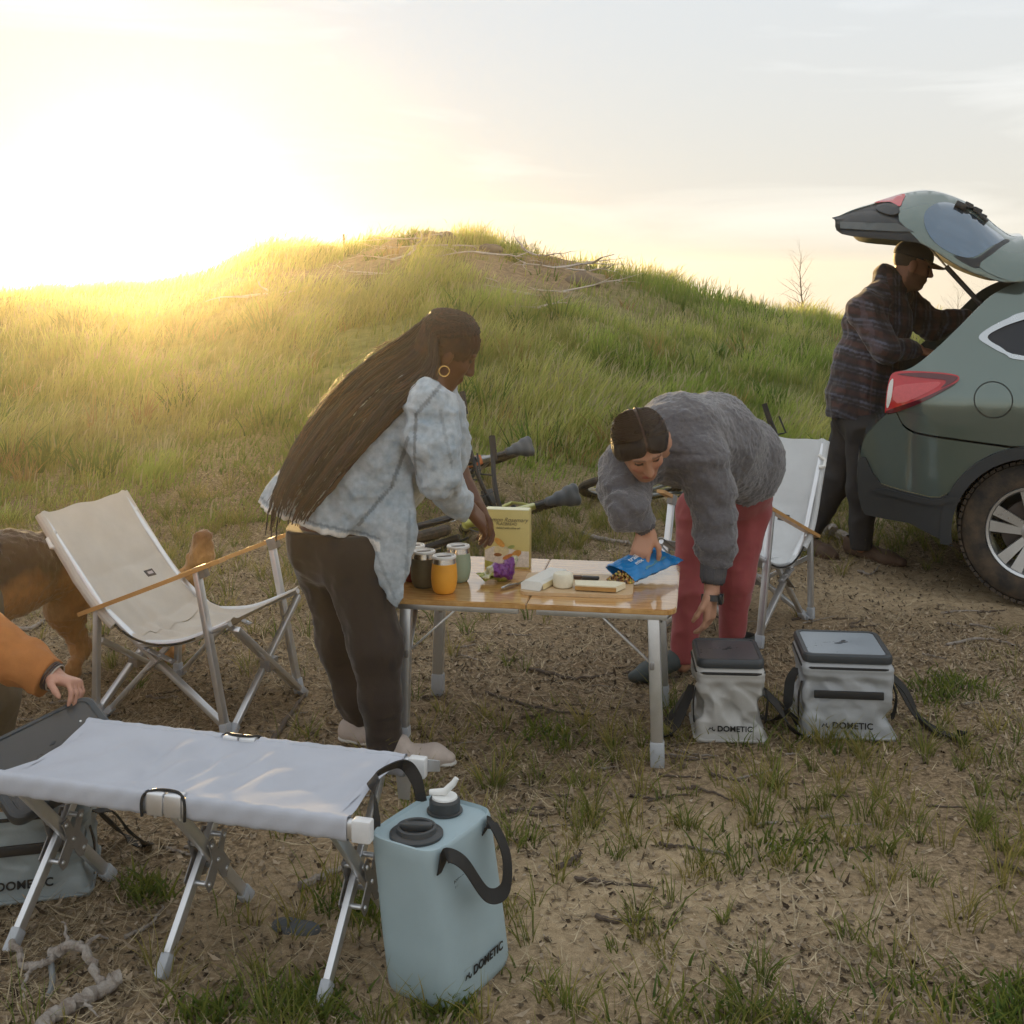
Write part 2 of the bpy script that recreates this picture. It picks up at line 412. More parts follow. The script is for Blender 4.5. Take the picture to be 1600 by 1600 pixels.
dirt = ramp(tn(26, 10, .7), (.28, (.26, .185, .105)), (.52, (.49, .375, .235)), (.75, (.60, .48, .33)))
hilld = ramp(tn(9, 9, .7), (.3, (.12, .085, .05)), (.6, (.30, .22, .14)), (.8, (.44, .35, .24)))
grn = ramp(tn(5, 8, .7), (.3, (.09, .11, .03)), (.55, (.19, .21, .065)), (.8, (.34, .29, .13)))
sm = maths('ADD', maths('MULTIPLY', sp.outputs[0], 1.25), maths('MULTIPLY', maths('SUBTRACT', tn(7, 6), .56), 2.2))
c1 = mixc(sm, litter, dirt); gm_ = mixc(sp.outputs[1], grn, hilld)
c2 = mixc(sp.outputs[2], c1, gm_); fz = ramp(tn(420, 6, .8), (.34, (.45, .42, .40)), (.50, (1, 1, 1)), (.66, (1.5, 1.5, 1.5))); fm = n_('ShaderNodeMix'); fm.data_type = 'RGBA'; fm.blend_type = 'MULTIPLY'; fm.inputs[0].default_value = .9; l_(c2, fm.inputs[6]); l_(fz, fm.inputs[7]); l_(fm.outputs[2], b.inputs['Base Color']); b.inputs['Roughness'].default_value = .95; b.inputs['Specular IOR Level'].default_value = .15
bu = n_('ShaderNodeBump'); bu.inputs['Strength'].default_value = .4; bu.inputs['Distance'].default_value = .006; l_(tn(110, 11, .78), bu.inputs['Height']); l_(bu.outputs[0], b.inputs['Normal'])
tag(link('ground', gme, m), 'trampled tan soil and litter rising to a grassy mound', None, None, 'structure')

# ---------------------------------------------------------------- grass, litter
def leafmat(name, trans, rough=.6):
    m = mat(name, (0, 0, 0), rough, var=.2, vs=3, attr='col', trans=trans, spec=.3); return m
def blades(name, P, H, Wd, lean, col, tip, m, label, seg=3, bend=1.0, parent=None):
    n = len(P); az = RN.random(n)*2*np.pi
    side = np.stack([np.cos(az), np.sin(az), 0*az], -1)
    ts = np.linspace(0, 1, seg+1); V = []
    C = []
    for i, t in enumerate(ts):
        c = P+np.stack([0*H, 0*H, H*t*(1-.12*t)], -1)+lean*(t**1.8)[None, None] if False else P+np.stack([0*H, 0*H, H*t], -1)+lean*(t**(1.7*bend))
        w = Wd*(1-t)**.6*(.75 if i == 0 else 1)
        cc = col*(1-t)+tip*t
        if i < seg: V += [c-side*w[:, None]/2, c+side*w[:, None]/2]; C += [cc, cc]
        else: V += [c]; C += [cc]
    V = np.stack(V, 1); C = np.stack(C, 1); k = 2*seg+1
    fl = []
    for i in range(seg-1): fl += [(2*i, 2*i+1, 2*i+3), (2*i, 2*i+3, 2*i+2)]
    fl += [(2*seg-2, 2*seg-1, 2*seg)]
    fc = (np.arange(n)[:, None, None]*k+np.array(fl)[None]).reshape(-1, 3)
    me = rawmesh(name, V.reshape(-1, 3), fc, True); setcol(me, C.reshape(-1, 3))
    o = link(name, me, m, parent); return tag(o, label, 'grass' if not parent else None, None, 'stuff') if not parent else o
GR = leafmat('grass_blade', .55)
def lerp3(a, b, t): return np.array(a)[None]*(1-t[:, None])+np.array(b)[None]*t[:, None]
# long grass on the mound, denser nearer
n = 330000; yy = 7.6+13.5*RN.random(n)**1.25; kk = RN.uniform(-260, 1860, n); xx = (kk-800)/F*yy
q = np.stack([xx, yy, 0*xx], -1)
y0 = 8.2+np.clip((kk-900)*.0045, -1.0, 2.2)
clump = np.clip(.5+.75*vnoise(q, 1.5, 17.)+.5*vnoise(q, 3.6, 23.), 0, 1)
pd = np.clip((yy-y0+.35+.9*vnoise(q, 1.1, 3.))/1.1, 0, 1)*np.clip(1-bare(xx, yy)*1.05, 0.02, 1)*np.clip(.72+.75*vnoise(q, .75, 8.)+.45*vnoise(q, 2.4, 1.), .10, 1)
keep = RN.random(n) < pd*(.35+.65*clump); clump = clump[keep]; xx, yy, q = xx[keep], yy[keep], q[keep]; n = len(xx); kk = kk[keep]
zz = ground_h(xx, yy)
tall = np.clip(.55+.55*vnoise(q, .5, 2.)+.35*vnoise(q, 1.7, 11.), .15, 1.3)*np.where(yy > 15, .72, 1)*np.where(kk > 1000, 1.12, 1)
H = (.11+.22*tall)*RN.uniform(.5, 1.3, n)*(.6+.6*clump); H *= np.clip((yy-7.2)/2.5, .4, 1)
wind = np.stack([.30+.25*vnoise(q, .4, 5.), -.12+.2*vnoise(q, .4, 15.), 0*xx], -1)*H[:, None]+RN.normal(0, .26, (n, 3))*H[:, None]*[1, 1, 0]
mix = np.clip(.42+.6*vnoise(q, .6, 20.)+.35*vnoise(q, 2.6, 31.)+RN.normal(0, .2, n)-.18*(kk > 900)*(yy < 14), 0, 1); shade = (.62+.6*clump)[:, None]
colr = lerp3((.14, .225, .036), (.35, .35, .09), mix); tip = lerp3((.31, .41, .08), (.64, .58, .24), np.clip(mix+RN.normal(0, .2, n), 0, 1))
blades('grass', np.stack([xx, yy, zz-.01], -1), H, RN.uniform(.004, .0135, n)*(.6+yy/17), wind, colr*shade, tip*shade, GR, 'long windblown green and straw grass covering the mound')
# seed heads: short pale plumes near the blade tips
m_ = RN.random(n) < .13*np.clip((yy-8)/2, .1, 1)*clump*1.6; pp = np.stack([xx, yy, zz], -1)[m_]+np.stack([0*H, 0*H, H*.86], -1)[m_]+wind[m_]*.8
nn = len(pp); hh = RN.uniform(.07, .15, nn)
blades('grass_seed_heads', pp, hh, RN.uniform(.008, .017, nn), wind[m_]*.55+np.stack([0*hh, 0*hh, -.02+0*hh], -1), lerp3((.30, .30, .13), (.46, .40, .24), RN.random(nn)), lerp3((.42, .38, .19), (.58, .50, .32), RN.random(nn)), GR, 'pale feathery seed heads above the long grass', 2)
# broad-leaved weeds and dry stalks standing in the grass
P_, H_, Wd_, Ln_, C_, T_ = [], [], [], [], [], []
for i in range(150):
    y = R.uniform(8.6, 18.5); k = R.uniform(-60, 1560); x = (k-800)/F*y; dry = R.random() < .4; hb = R.uniform(.18, .42)*(1.0 if y < 14 else .8); sp_ = R.uniform(.05, .22)
    for _ in range(R.randint(16, 46)):
        a = R.random()*6.283; r = sp_*math.sqrt(R.random()); h = hb*R.uniform(.5, 1.1); ln = h*R.uniform(.1, .8); a2 = a+R.gauss(0, .5)
        P_.append((x+r*math.cos(a), y+r*math.sin(a), 0)); H_.append(h); Wd_.append(R.uniform(.006, .012) if dry else R.uniform(.012, .028)); Ln_.append((ln*math.cos(a2), ln*math.sin(a2), -.2*ln)); g = R.random()
        C_.append([.20+.1*g, .13+.06*g, .06] if dry else [.04+.04*g, .085+.05*g, .02]); T_.append([.40+.15*g, .29+.1*g, .14] if dry else [.10+.08*g, .19+.08*g, .04])
P_ = np.array(P_); P_[:, 2] = ground_h(P_[:, 0], P_[:, 1])-.01
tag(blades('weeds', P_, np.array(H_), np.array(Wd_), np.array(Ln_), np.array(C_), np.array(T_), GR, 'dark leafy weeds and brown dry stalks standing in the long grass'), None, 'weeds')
# tufts on the trampled ground
tp = []
while len(tp) < 1500:
    y = 2.25+6.2*R.random()**.75; k = R.uniform(-60, 1660); x = (k-800)/F*y
    q1 = np.array([x, y, 0.]); w = .34+.9*float(vnoise(q1, .8, 6.))+.25*float(vnoise(q1, 2.5, 2.))-.75*float(sandy(np.array([x]), np.array([y]))[0])+max(0, (y-5.2)*.30)
    if k > 800 and y < 4.6: w += .22
    if -1.9 < x < 1.0 and 3.6 < y < 4.8: w -= .16
    if R.random() < w: tp.append((x, y, w))
P_, H_, Wd_, Ln_, C_, T_ = [], [], [], [], [], []
for x, y, w in tp:
    nb = R.randint(7, 26); hb = R.uniform(.035, .15)*(1+.4*(y > 6)); sprd = R.uniform(.012, .045); gcol = R.random()
    for _ in range(nb):
        a = R.random()*6.283; r = sprd*math.sqrt(R.random()); px, py = x+r*math.cos(a), y+r*math.sin(a); h = hb*R.uniform(.45, 1.2); a2 = a+R.gauss(0, .7); ln = h*R.uniform(.25, 1.1)
        P_.append((px, py, 0)); H_.append(h); Wd_.append(R.uniform(.0028, .0058)); Ln_.append((ln*math.cos(a2), ln*math.sin(a2), -.15*ln))
        g = min(1, max(0, gcol+R.gauss(0, .2))); C_.append([.08+.14*g, .12+.08*g, .025+.03*g]); T_.append([.20+.30*g, .26+.13*g, .05+.08*g])
P_ = np.array(P_); P_[:, 2] = ground_h(P_[:, 0], P_[:, 1])-.004
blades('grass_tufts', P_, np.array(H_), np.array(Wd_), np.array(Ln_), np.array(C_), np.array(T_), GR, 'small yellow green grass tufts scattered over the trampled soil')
# low leafy ground cover at the lower edge
P_, H_, Wd_, Ln_, C_, T_ = [], [], [], [], [], []
for cx, cy, sx, sy, cnt in ((470, 1575, 90, 40, 420), (330, 1590, 70, 25, 200), (560, 1420, 60, 25, 250), (1180, 1592, 140, 20, 130), (690, 1580, 55, 25, 160), (1480, 1560, 150, 40, 160), (1590, 1585, 50, 40, 260), (1130, 1560, 120, 50, 90), (1480, 1080, 70, 25, 420), (1310, 1150, 90, 25, 200), (230, 1400, 40, 22, 160), (1230, 1330, 130, 40, 220), (250, 1000, 40, 30, 220), (860, 1150, 60, 25, 160)):
    for _ in range(cnt):
        g_ = gp(R.gauss(cx, sx*.5), max(900, R.gauss(cy, sy*.5))); h = R.uniform(.015, .06); a = R.random()*6.283; ln = h*R.uniform(.3, 1.3); g = R.random()
        P_.append((g_.x, g_.y, 0)); H_.append(h); Wd_.append(R.uniform(.005, .012)); Ln_.append((ln*math.cos(a), ln*math.sin(a), 0)); C_.append([.05+.06*g, .10+.04*g, .022]); T_.append([.13+.14*g, .20+.08*g, .045])
P_ = np.array(P_); P_[:, 2] = ground_h(P_[:, 0], P_[:, 1])-.003
tag(blades('ground_cover', P_, np.array(H_), np.array(Wd_), np.array(Ln_), np.array(C_), np.array(T_), GR, 'low dark green leafy weeds in patches on the soil'), None, 'weeds')
# dry litter: chips, leaf flakes, straw
def litter_pts(n, lo=2.15, hi=8.6, sand=.12):
    y = lo+(hi-lo)*RN.random(n*3)**1.1; k = RN.uniform(-120, 1720, n*3); x = (k-800)/F*y
    q = np.stack([x, y, 0*x], -1); w = np.clip(.65+.7*vnoise(q, 1.6, 13.), .1, 1)*np.clip(1-sandy(x, y)*(1-sand)*1.3, sand, 1)
    o = RN.random(n*3) < w; x, y = x[o][:n], y[o][:n]; return np.stack([x, y, ground_h(x, y)], -1)
def flakes(name, P, Lh, Wh, tilt, col, m, label, cat):
    n = len(P); a = RN.random(n)*6.283; u = np.stack([np.cos(a), np.sin(a), RN.normal(0, tilt, n)], -1); v = np.stack([-np.sin(a), np.cos(a), RN.normal(0, tilt, n)], -1)
    up = np.array([0, 0, 1.])
    lift = (np.abs(u[:, 2])*Lh+np.abs(v[:, 2])*Wh)*.55+.002
    c = P+lift[:, None]*up; cur = (RN.random(n)*.5*Lh)[:, None]*up
    V = np.stack([c-u*Lh[:, None]+cur, c-v*Wh[:, None], c+u*Lh[:, None]+cur, c+v*Wh[:, None]], 1)
    fc = (np.arange(n)[:, None, None]*4+np.array([[0, 1, 3], [1, 2, 3]])[None]).reshape(-1, 3)
    me = rawmesh(name, V.reshape(-1, 3), fc, False); setcol(me, np.repeat(col, 4, 0)); return tag(link(name, me, m), label, cat, None, 'stuff')
LT = mat('dry_litter', (0, 0, 0), .85, var=.25, vs=40, attr='col', trans=.12, spec=.2)
n = 52000; P = litter_pts(n, sand=.32); n = len(P); b_ = RN.random(n)**1.3
flakes('leaf_litter', P, RN.uniform(.004, .012, n)*(1+1.3*RN.random(n)**4), RN.uniform(.002, .007, n), .38, lerp3((.05, .033, .02), (.52, .41, .29), b_)*RN.uniform(.7, 1.15, (n, 1)), LT, 'brown bark chips and broken dry leaves littering the soil', 'litter')
n = 34000; P = litter_pts(n, sand=.45); n = len(P); b_ = RN.random(n)
flakes('dry_straw', P, RN.uniform(.015, .075, n), RN.uniform(.0008, .0019, n), .16, lerp3((.16, .115, .065), (.58, .48, .32), b_), LT, 'scattered dry straw stems and thin twigs on the soil', 'litter')
n = 3500; P = litter_pts(n, 2.1, 5.5, .6); n = len(P)
flakes('gravel_specks', P+[0, 0, .001], RN.uniform(.002, .007, n), RN.uniform(.002, .006, n), .5, lerp3((.16, .12, .08), (.5, .42, .33), RN.random(n)), LT, 'pale gravel specks on the sandy soil', 'gravel')
# ---------------------------------------------------------------- camp furniture
ALU = mat('satin_aluminium', (.72, .73, .75), .38, .85, .06, 30, .03, 400)
CAP = mat('grey_plastic_foot', (.42, .44, .47), .5, 0, .08, 40)
DARKP = mat('dark_plastic', (.035, .034, .034), .45, 0, .2, 40)
BRK = mat('grey_bracket', (.30, .285, .275), .45, .5, .12, 50)
CREAM = mat('cream_canvas', (.66, .61, .54), .9, 0, .07, 9, .25, 700, trans=.16)
GREYC = mat('pale_grey_canvas', (.52, .54, .60), .9, 0, .06, 9, .25, 700, trans=.10)
BAMBOO = mat('bamboo_armrest', (.55, .30, .11), .42, 0, .18, 10, aniso=(30, 2, 30))
BLACKW = mat('black_webbing', (.016, .015, .014), .75, 0, .25, 60, .4, 500)
TOPB = mat('varnished_bamboo', (.46, .23, .065), .20, 0, .22, 7, .02, 60, coat=.7, aniso=(1.2, 26, 1), col2=(.60, .36, .14))
LOGOK = mat('printed_black', (.012, .013, .014), .6, 0, .05)

def leg(t, a, b, w=.026, h=.020, foot=True, up=(1, 0, 0), name='leg', m=None):
    a, b = Vector(a), Vector(b); d = (b-a).normalized()
    o = MB().bar(a, b-d*(.03 if foot else 0), w, h, .004, up).build(name, m or ALU, t)
    if foot: MB().bar(b-d*.055, b, w+.007, h+.007, .005, up).build('foot', CAP, o)
    return o
# --- bench (fabric slung between two rails on three crossed leg frames)
def bench():
    L_, hw, z = .475, .175, .392
    t = thing('camp_bench', 'long low folding bench with pale grey canvas seat in the left foreground', 'bench', (-.738, 2.928, 0), rad(-15.5))
    for s in (-1, 1):
        r = MB().bar((-L_, s*hw, z), (L_, s*hw, z), .040, .022, .006, (0, 1, 0)).build('rail', ALU, t)
        for e in (-1, 1):
            MB().box((e*(L_+.004), s*hw, z), (.022, .0145, .0245), None, .005).build('end_cap', mat('white_end_cap', (.72, .72, .72), .4), r)
        j = MB()
        j.box((-.022, s*hw, z+.002), (.021, .0155, .0255), None, .004).box((.024, s*hw, z+.002), (.022, .0155, .0255), None, .004)
        j.build('hinge_sleeve', ALU, r)
        for e in (-.03, .034): MB().lathe([(0, -.034), (.004, -.034), (.004, -.02), (0, -.02)], 10, (e, s*hw-.004*s, z)).build('pin', ALU, r)
    # canvas
    cv = MB()
    def seat(u, v):
        x = -L_+.028+u*(2*L_-.056); y = -hw+v*2*hw; e = math.sin(math.pi*v)
        c = math.exp(-(x/.055)**2)
        edge = min(v, 1-v)
        zz = z+.026-.017*e**.8
        d = (.0085*math.sin(30*x+14*y+3*math.sin(7*x))*(.5+.5*math.sin(5*x+1))+.0065*abs(math.sin(21*x-13*y+2*math.sin(9*y)))+.0045*math.sin(64*x-24*y+2*math.sin(11*x)))*e+.003*math.sin(13*x+40*y*abs(x))*e
        d += .009*c*(math.exp(-((v-.0)/.3)**2)+math.exp(-((v-1)/.3)**2))*-.6 + .006*math.sin((x+.18*v)*38)*math.exp(-((x+.1*v)/.22)**2)*e
        if edge < .09 and c > .3: zz -= .0
        curl = .010*(1-e)*math.cos(math.pi*(u-.5))
        inset = (.022+.045*c) if False else 0
        xx = x+(.02*math.sin(math.pi*v) if abs(u-.5) > .47 else 0)*(-1 if u > .5 else 1)
        return (xx, y, zz+d)
    cv.grid(seat, 150, 50, .0016)
    fab = cv.build('canvas_seat', GREYC, t)
    for s in (-1, 1):
        for a, b in ((-L_+.028, -.050), (.054, L_-.028)):
            sl = MB()
            def ring(u, v, a=a, b=b, s=s):
                x = a+u*(b-a); q = 2*math.pi*v; p = 3.2
                cx, sx = math.cos(q), math.sin(q)
                f = (abs(cx)**p+abs(sx)**p)**(-1/p)
                wr = .0009*math.sin(x*90+3*q)+.0006*math.sin(x*210+q)
                return (x, s*hw+(.0150+wr)*cx*f, z+.001+(.0262+wr)*sx*f)
            sl.grid(ring, 40, 24)
            sl.build('rail_sleeve', GREYC, fab)
        arc = [(math.cos(q)*.055+.001, s*(hw+.0165) if False else s*hw-(.018 if s < 0 else -.018)*0, 0) for q in (0,)]
        pts = [(x_, s*(hw+.0175), z+.021-.036*((abs(x_)/.052)**6)*0-.0) for x_ in (-.05, .05)]
        pipe = [(-.052, s*(hw+.016), z-.026), (-.053, s*(hw+.017), z+.005), (-.046, s*(hw+.012), z+.024), (-.02, s*(hw-.004), z+.029), (.024, s*(hw-.004), z+.029), (.050, s*(hw+.012), z+.024), (.057, s*(hw+.017), z+.005), (.056, s*(hw+.016), z-.026)]
        MB().tube(bez(pipe, 6), .0036, 8).build('black_piping', BLACKW, fab)
    # crossed legs
    for x in (-.395, .005, .40):

        leg(t, (x-.012, hw, z-.01), (x-.012, -hw-.015, .0), .030, .017)
        leg(t, (x+.012, -hw, z-.01), (x+.012, hw+.015, .0), .030, .017)
        b = MB()
        for q in (-.026, .026):
            pr = [(x+q, yy, zz) for yy, zz in ((-.060, .158), (-.042, .130), (-.024, .134), (.0, .168), (.024, .134), (.042, .130), (.060, .158), (.026, .20), (.044, .245), (.024, .252), (.0, .216), (-.024, .252), (-.044, .245), (-.026, .20))]
            b.poly(pr, (.003 if q > 0 else -.003, 0, 0))
        b.build('cross_bracket', BRK, t)
        rv = MB()
        for yy, zz in ((0, .19), (-.042, .150), (.042, .150), (-.03, .236), (.03, .236)): rv.lathe([(0, .0335), (.0045, .0325), (.006, .029), (.006, -.029), (.0045, -.0325), (0, -.0335)], 10, (x, yy, zz), 'x')
        tag(rv.build('rivets', ALU, t), kind='stuff')
    for s in (-1, 1):   # end brackets on the rear rail
        b = MB(); x0 = s*(L_-.03)
        b.poly([(x0-.03*s, hw+.014, z+.014), (x0+.085*s, hw+.014, z+.014), (x0+.085*s, hw+.014, z-.012), (x0+.012*s, hw+.014, z-.02), (x0+.006*s, hw+.014, z-.09), (x0-.022*s, hw+.014, z-.09), (x0-.03*s, hw+.014, z-.02)], (0, .004, 0))
        b.build('end_bracket', ALU, t)
    return t
bench()

# --- armchair
def chair(name, label, loc, rz, ty=-.522, tz=.715):
    t = thing(name, label, 'chair', loc, rz, 'folding camp armchairs')
    hw = .245
    for s in (-1, 1):
        x = s*hw
        leg(t, (x, .150, .575), (x, .275, 0), .022, .030)
        leg(t, (x, -.265, .395), (x, -.272, 0), .022, .026)
        arm = MB()
        pr = bez([(0, .255, .612), (0, .10, .548), (0, -.10, .466), (0, -.335, .372)], 8)
        arm.tube([(x, p.y, p.z) for p in pr], 1, flat=(.040, .015), up=(0, .37, .93))
        arm.build('armrest', BAMBOO, t)
        MB().box((x*.97, .165, .562), (.016, .02, .022), eul(.36, 0, 0), .003).build('armrest_bracket', BRK, t)
        leg(t, (x*.93, -.24, .385), (x*.93, .262, .03), .018, .028, False, name='side_brace')
        leg(t, (x*.88, .02, .29), (x*.88, -.262, .0), .018, .024, True, name='rear_strut')
        p = MB().tube(bez([(x*.94, ty+.007, tz-.015), (x*.94, .55*ty-.09, .55*tz+.145), (x*.94, -.22, .355)], 6), .011, 10).build('back_pole', ALU, t)
        MB().tube([(x*.93, ty+.06, tz-.06), (x*1.04, ty+.047, tz-.085), (x*1.06, ty+.067, tz-.11), (x*.98, ty+.08, tz-.115)], .009, 8).build('pole_hook', mat('white_hook', (.8, .79, .76), .4), p)
        MB().tube(bez([(x*.94, -.10, .285), (x*.94, .08, .31), (x*.94, .275, .392)], 6), .012, 10).build('seat_rail', ALU, t)
        b = MB()
        b.bar((x*1.0, -.06, .275), (x*1.0, .06, .240), .004, .030, .001, (1, 0, 0)); b.bar((x*1.0, .02, .255), (x*1.0, -.06, .19), .004, .030, .001, (1, 0, 0))
        b.build('side_bracket', BRK, t)
        rv = MB()
        for yy, zz in ((-.045, .271), (0, .258), (.045, .245), (-.02, .228), (-.045, .205)): rv.lathe([(0, .006), (.004, .0055), (.0055, .003), (.0055, -.003), (0, -.004)], 8, (x*1.0+s*.003, yy, zz), 'x')
        tag(rv.build('rivets', ALU, t), kind='stuff')
    for (y, zt, nm) in ((.285, .375, 'front'), (-.282, .28, 'rear')):
        leg(t, (-hw*.93, y-.006, zt), (hw*.98, y-.006, .0), .020, .024, True, (0, 1, 0), 'cross_brace')
        leg(t, (hw*.93, y+.016, zt), (-hw*.98, y+.016, .0), .020, .024, True, (0, 1, 0), 'cross_brace')
        MB().box((0, y+.005, zt*.5), (.032, .022, .022), None, .006).build('brace_joint', BRK, t)
    prof = bez([(0, ty, tz), (0, .515*ty-.131, .536*tz+.173), (0, -.285, .420), (0, -.17, .328), (0, -.06, .290), (0, .07, .300), (0, .19, .348), (0, .285, .402)], 10)
    n = len(prof)-1
    cv = MB()
    def sling(u, v):
        i = u*n; k = min(int(i), n-1); p = prof[k].lerp(prof[k+1], i-k); x = (v-.5)*2*(hw-.004)
        e = math.sin(math.pi*v); sag = -.018*e*math.sin(math.pi*min(1, u*1.05))
        w = .009*math.sin(30*v+14*u+2*math.sin(9*v))*e*math.exp(-((u-.55)/.22)**2)+.006*math.sin(50*u+18*v)*e*math.exp(-((u-.6)/.15)**2)+.005*math.sin(13*v+33*u)*e*(u < .5)
        pil = .012*e**.5*math.exp(-((u-.30)/.09)**4)       # padded lower back panel
        puck = -.006*math.exp(-((u-.205)/.012)**2)-.006*math.exp(-((u-.42)/.012)**2)
        side = .010*math.exp(-((min(v, 1-v)-.035)/.035)**2)
        return (x, p.y+(-.8*sag*(u < .5)), p.z+sag+w+pil*.7+puck+side)
    cv.grid(sling, 96, 46, .002)
    f = cv.build('canvas_sling', CREAM if 'cream' in label else mat('white_canvas', (.70, .72, .73), .9, 0, .06, 9, .25, 700, trans=.18), t)
    for s in (-1, 1):
        pts = [sling(u/30, .5+s*.5) for u in range(0, 31)]
        MB().tube([(p[0]+s*.002, p[1], p[2]) for p in pts[12:25]], .0042, 8).build('black_piping', BLACKW, f)
        MB().tube([(p[0]*1.0, p[1]-.004, p[2]-.006) for p in pts[0:13]], .0165, 10).build('side_sleeve', f.data.materials[0], f)
    p1 = Vector(sling(.245, .235)); p2 = Vector(sling(.245, .345)); p3 = Vector(sling(.272, .345)); p4 = Vector(sling(.272, .235))
    nn = (p2-p1).cross(p4-p1).normalized(); nn = nn if nn.z > 0 else -nn
    MB().poly([q+nn*.002 for q in (p1, p2, p3, p4)], nn*.002).build('woven_label', mat('label_dark', (.05, .042, .045), .7), f)
    c_ = lambda a, b: [q+nn*.0045 for q in (p1.lerp(p2, a).lerp(p4.lerp(p3, a), .3), p1.lerp(p2, b).lerp(p4.lerp(p3, b), .3), p1.lerp(p2, b).lerp(p4.lerp(p3, b), .7), p1.lerp(p2, a).lerp(p4.lerp(p3, a), .7))]
    MB().poly(c_(.2, .8), nn*.0006).build('label_print', mat('label_grey', (.45, .4, .42), .7), f)
    return t
# facing direction (fx,fy) -> local +y
def place_chair(name, label, foot, face, side, **kw):
    "foot: the front foot nearest the camera; side: which local x it is on"
    f = Vector((*face, 0)).normalized(); rz = math.atan2(-f.x, f.y); M = rotz(rz)
    return chair(name, label, Vector((foot[0], foot[1], 0))-M @ Vector((side*.245, .275, 0)), rz, **kw)
place_chair('camp_armchair', 'folding armchair with cream canvas and wooden armrests, in front of the dog', (-.975, 4.165), (.94, -.34), 1)
place_chair('camp_armchair', 'folding armchair with white canvas and wooden armrests, behind the bending woman in grey fleece', (1.05, 5.17), (-.60, -.80), -1, ty=-.46, tz=.80)

# --- table
TZ = .52
T_O = Vector((.095, 4.265, 0)); T_R = rad(-9)
def tab(x, y, z=TZ): return T_O+rotz(T_R) @ Vector((x, y, 0))+Vector((0, 0, z))
def table():
    t = thing('camp_table', 'folding table with varnished bamboo top and silver legs between the two women', 'table', T_O, T_R)
    hl, hd, th = .485, .315, .018
    for s in (-1, 1):
        pts = []; r = .045
        ox = s*hl
        cor = [(0.0015*s, -hd), (ox-s*r, -hd)]+[(ox-s*r+s*r*math.sin(a), -hd+r-r*math.cos(a)) for a in np.linspace(.2, 1.57, 6)]+[(ox-s*r+s*r*math.cos(a), hd-r+r*math.sin(a)) for a in np.linspace(0, 1.37, 6)]+[(ox-s*r, hd), (.0015*s, hd)]
        if s < 0: cor = cor[::-1]
        bm = bmesh.new(); vs = [bm.verts.new((x, y, TZ-th)) for x, y in cor]; f = bm.faces.new(vs)
        ex = bmesh.ops.extrude_face_region(bm, geom=[f]); bmesh.ops.translate(bm, verts=[v for v in ex['geom'] if isinstance(v, bmesh.types.BMVert)], vec=(0, 0, th))
        bmesh.ops.recalc_face_normals(bm, faces=bm.faces[:])
        bmesh.ops.bevel(bm, geom=[e for e in bm.edges if abs(e.verts[0].co.z-e.verts[1].co.z) < 1e-5], offset=.003, segments=2, affect='EDGES')
        me = bpy.data.meshes.new('top_panel'); bm.to_mesh(me); bm.free()
        link('top_panel', me, TOPB, t)
        MB().bar((s*.03, -hd+.035, TZ-th-.012), (s*(hl-.03), -hd+.035, TZ-th-.012), .020, .022, .002).build('under_rail', ALU, t)
        MB().bar((s*.03, hd-.035, TZ-th-.012), (s*(hl-.03), hd-.035, TZ-th-.012), .020, .022, .002).build('under_rail', ALU, t)
        for e in (-1, 1):
            x, y = s*(hl-.075), e*(hd-.045)
            lg = MB().bar((x, y, TZ-th-.004), (x+s*.012, y, .075), .040, .036, .007, (0, 1, 0)).build('leg', ALU, t)
            MB().bar((x+s*.0115, y, .085), (x+s*.013, y, 0), .046, .042, .007, (0, 1, 0)).build('foot', CAP, lg)
            MB().bar((x-s*.17, y, TZ-th-.02), (x-s*.004, y, TZ-.19), .006, .016, .001, (0, 1, 0)).build('brace', ALU, t)
            MB().bar((x, y-e*.16, TZ-th-.02), (x+.004, y-e*.02, TZ-.20), .006, .016, .001, (1, 0, 0)).build('brace', ALU, t)
            MB().box((x-s*.004, y, TZ-.19), (.007, .024, .012), None, .003).build('brace_joint', BRK, lg)
    for y in (-.2, .2): MB().box((0, y, TZ-th-.002), (.03, .018, .004), None, .001).build('hinge', BRK, t)
    return t
table()
# ---------------------------------------------------------------- bags, jug, things on the table
def text_mesh(body, size, depth=.0006, shear=0, space=1.0, off=0):
    c = bpy.data.curves.new('t', 'FONT'); c.body = body; c.size = size; c.extrude = depth; c.align_x = 'CENTER'; c.align_y = 'CENTER'; c.shear = shear; c.space_character = space; c.offset = off
    o = bpy.data.objects.new('t', c); COL.objects.link(o); dg = bpy.context.evaluated_depsgraph_get(); dg.update()
    me = bpy.data.meshes.new_from_object(o.evaluated_get(dg)); bpy.data.objects.remove(o); bpy.data.curves.remove(c); return me
def text(parent, body, size, co, M, m, name='lettering', **k):
    me = text_mesh(body, size, **k); o = link(name, me, m, parent)
    o.matrix_local = Matrix.Translation(Vector(co)) @ M.to_4x4(); return o
FRONT = Matrix(((1, 0, 0), (0, 0, -1), (0, 1, 0)))          # text reads on a face looking to -y
def emblem(parent, co, M, s, m, name='emblem'):
    "small wing-like mark of three slanted strokes"
    b = MB()
    for x0, x1, y0, w in ((-.5, .1, -.30, .16), (-.15, .5, .0, .18), (.05, .42, .36, .16)):
        b.poly([(x0*s, y0*s, 0), ((x0+.22)*s, (y0+w)*s, 0), (x1*s, (y0+w*.6)*s, 0), ((x1-.2)*s, (y0-.05)*s, 0)], (0, 0, .0012))
    o = b.build(name, m, parent); tag(o, kind='stuff'); o.matrix_local = Matrix.Translation(Vector(co)) @ M.to_4x4(); return o
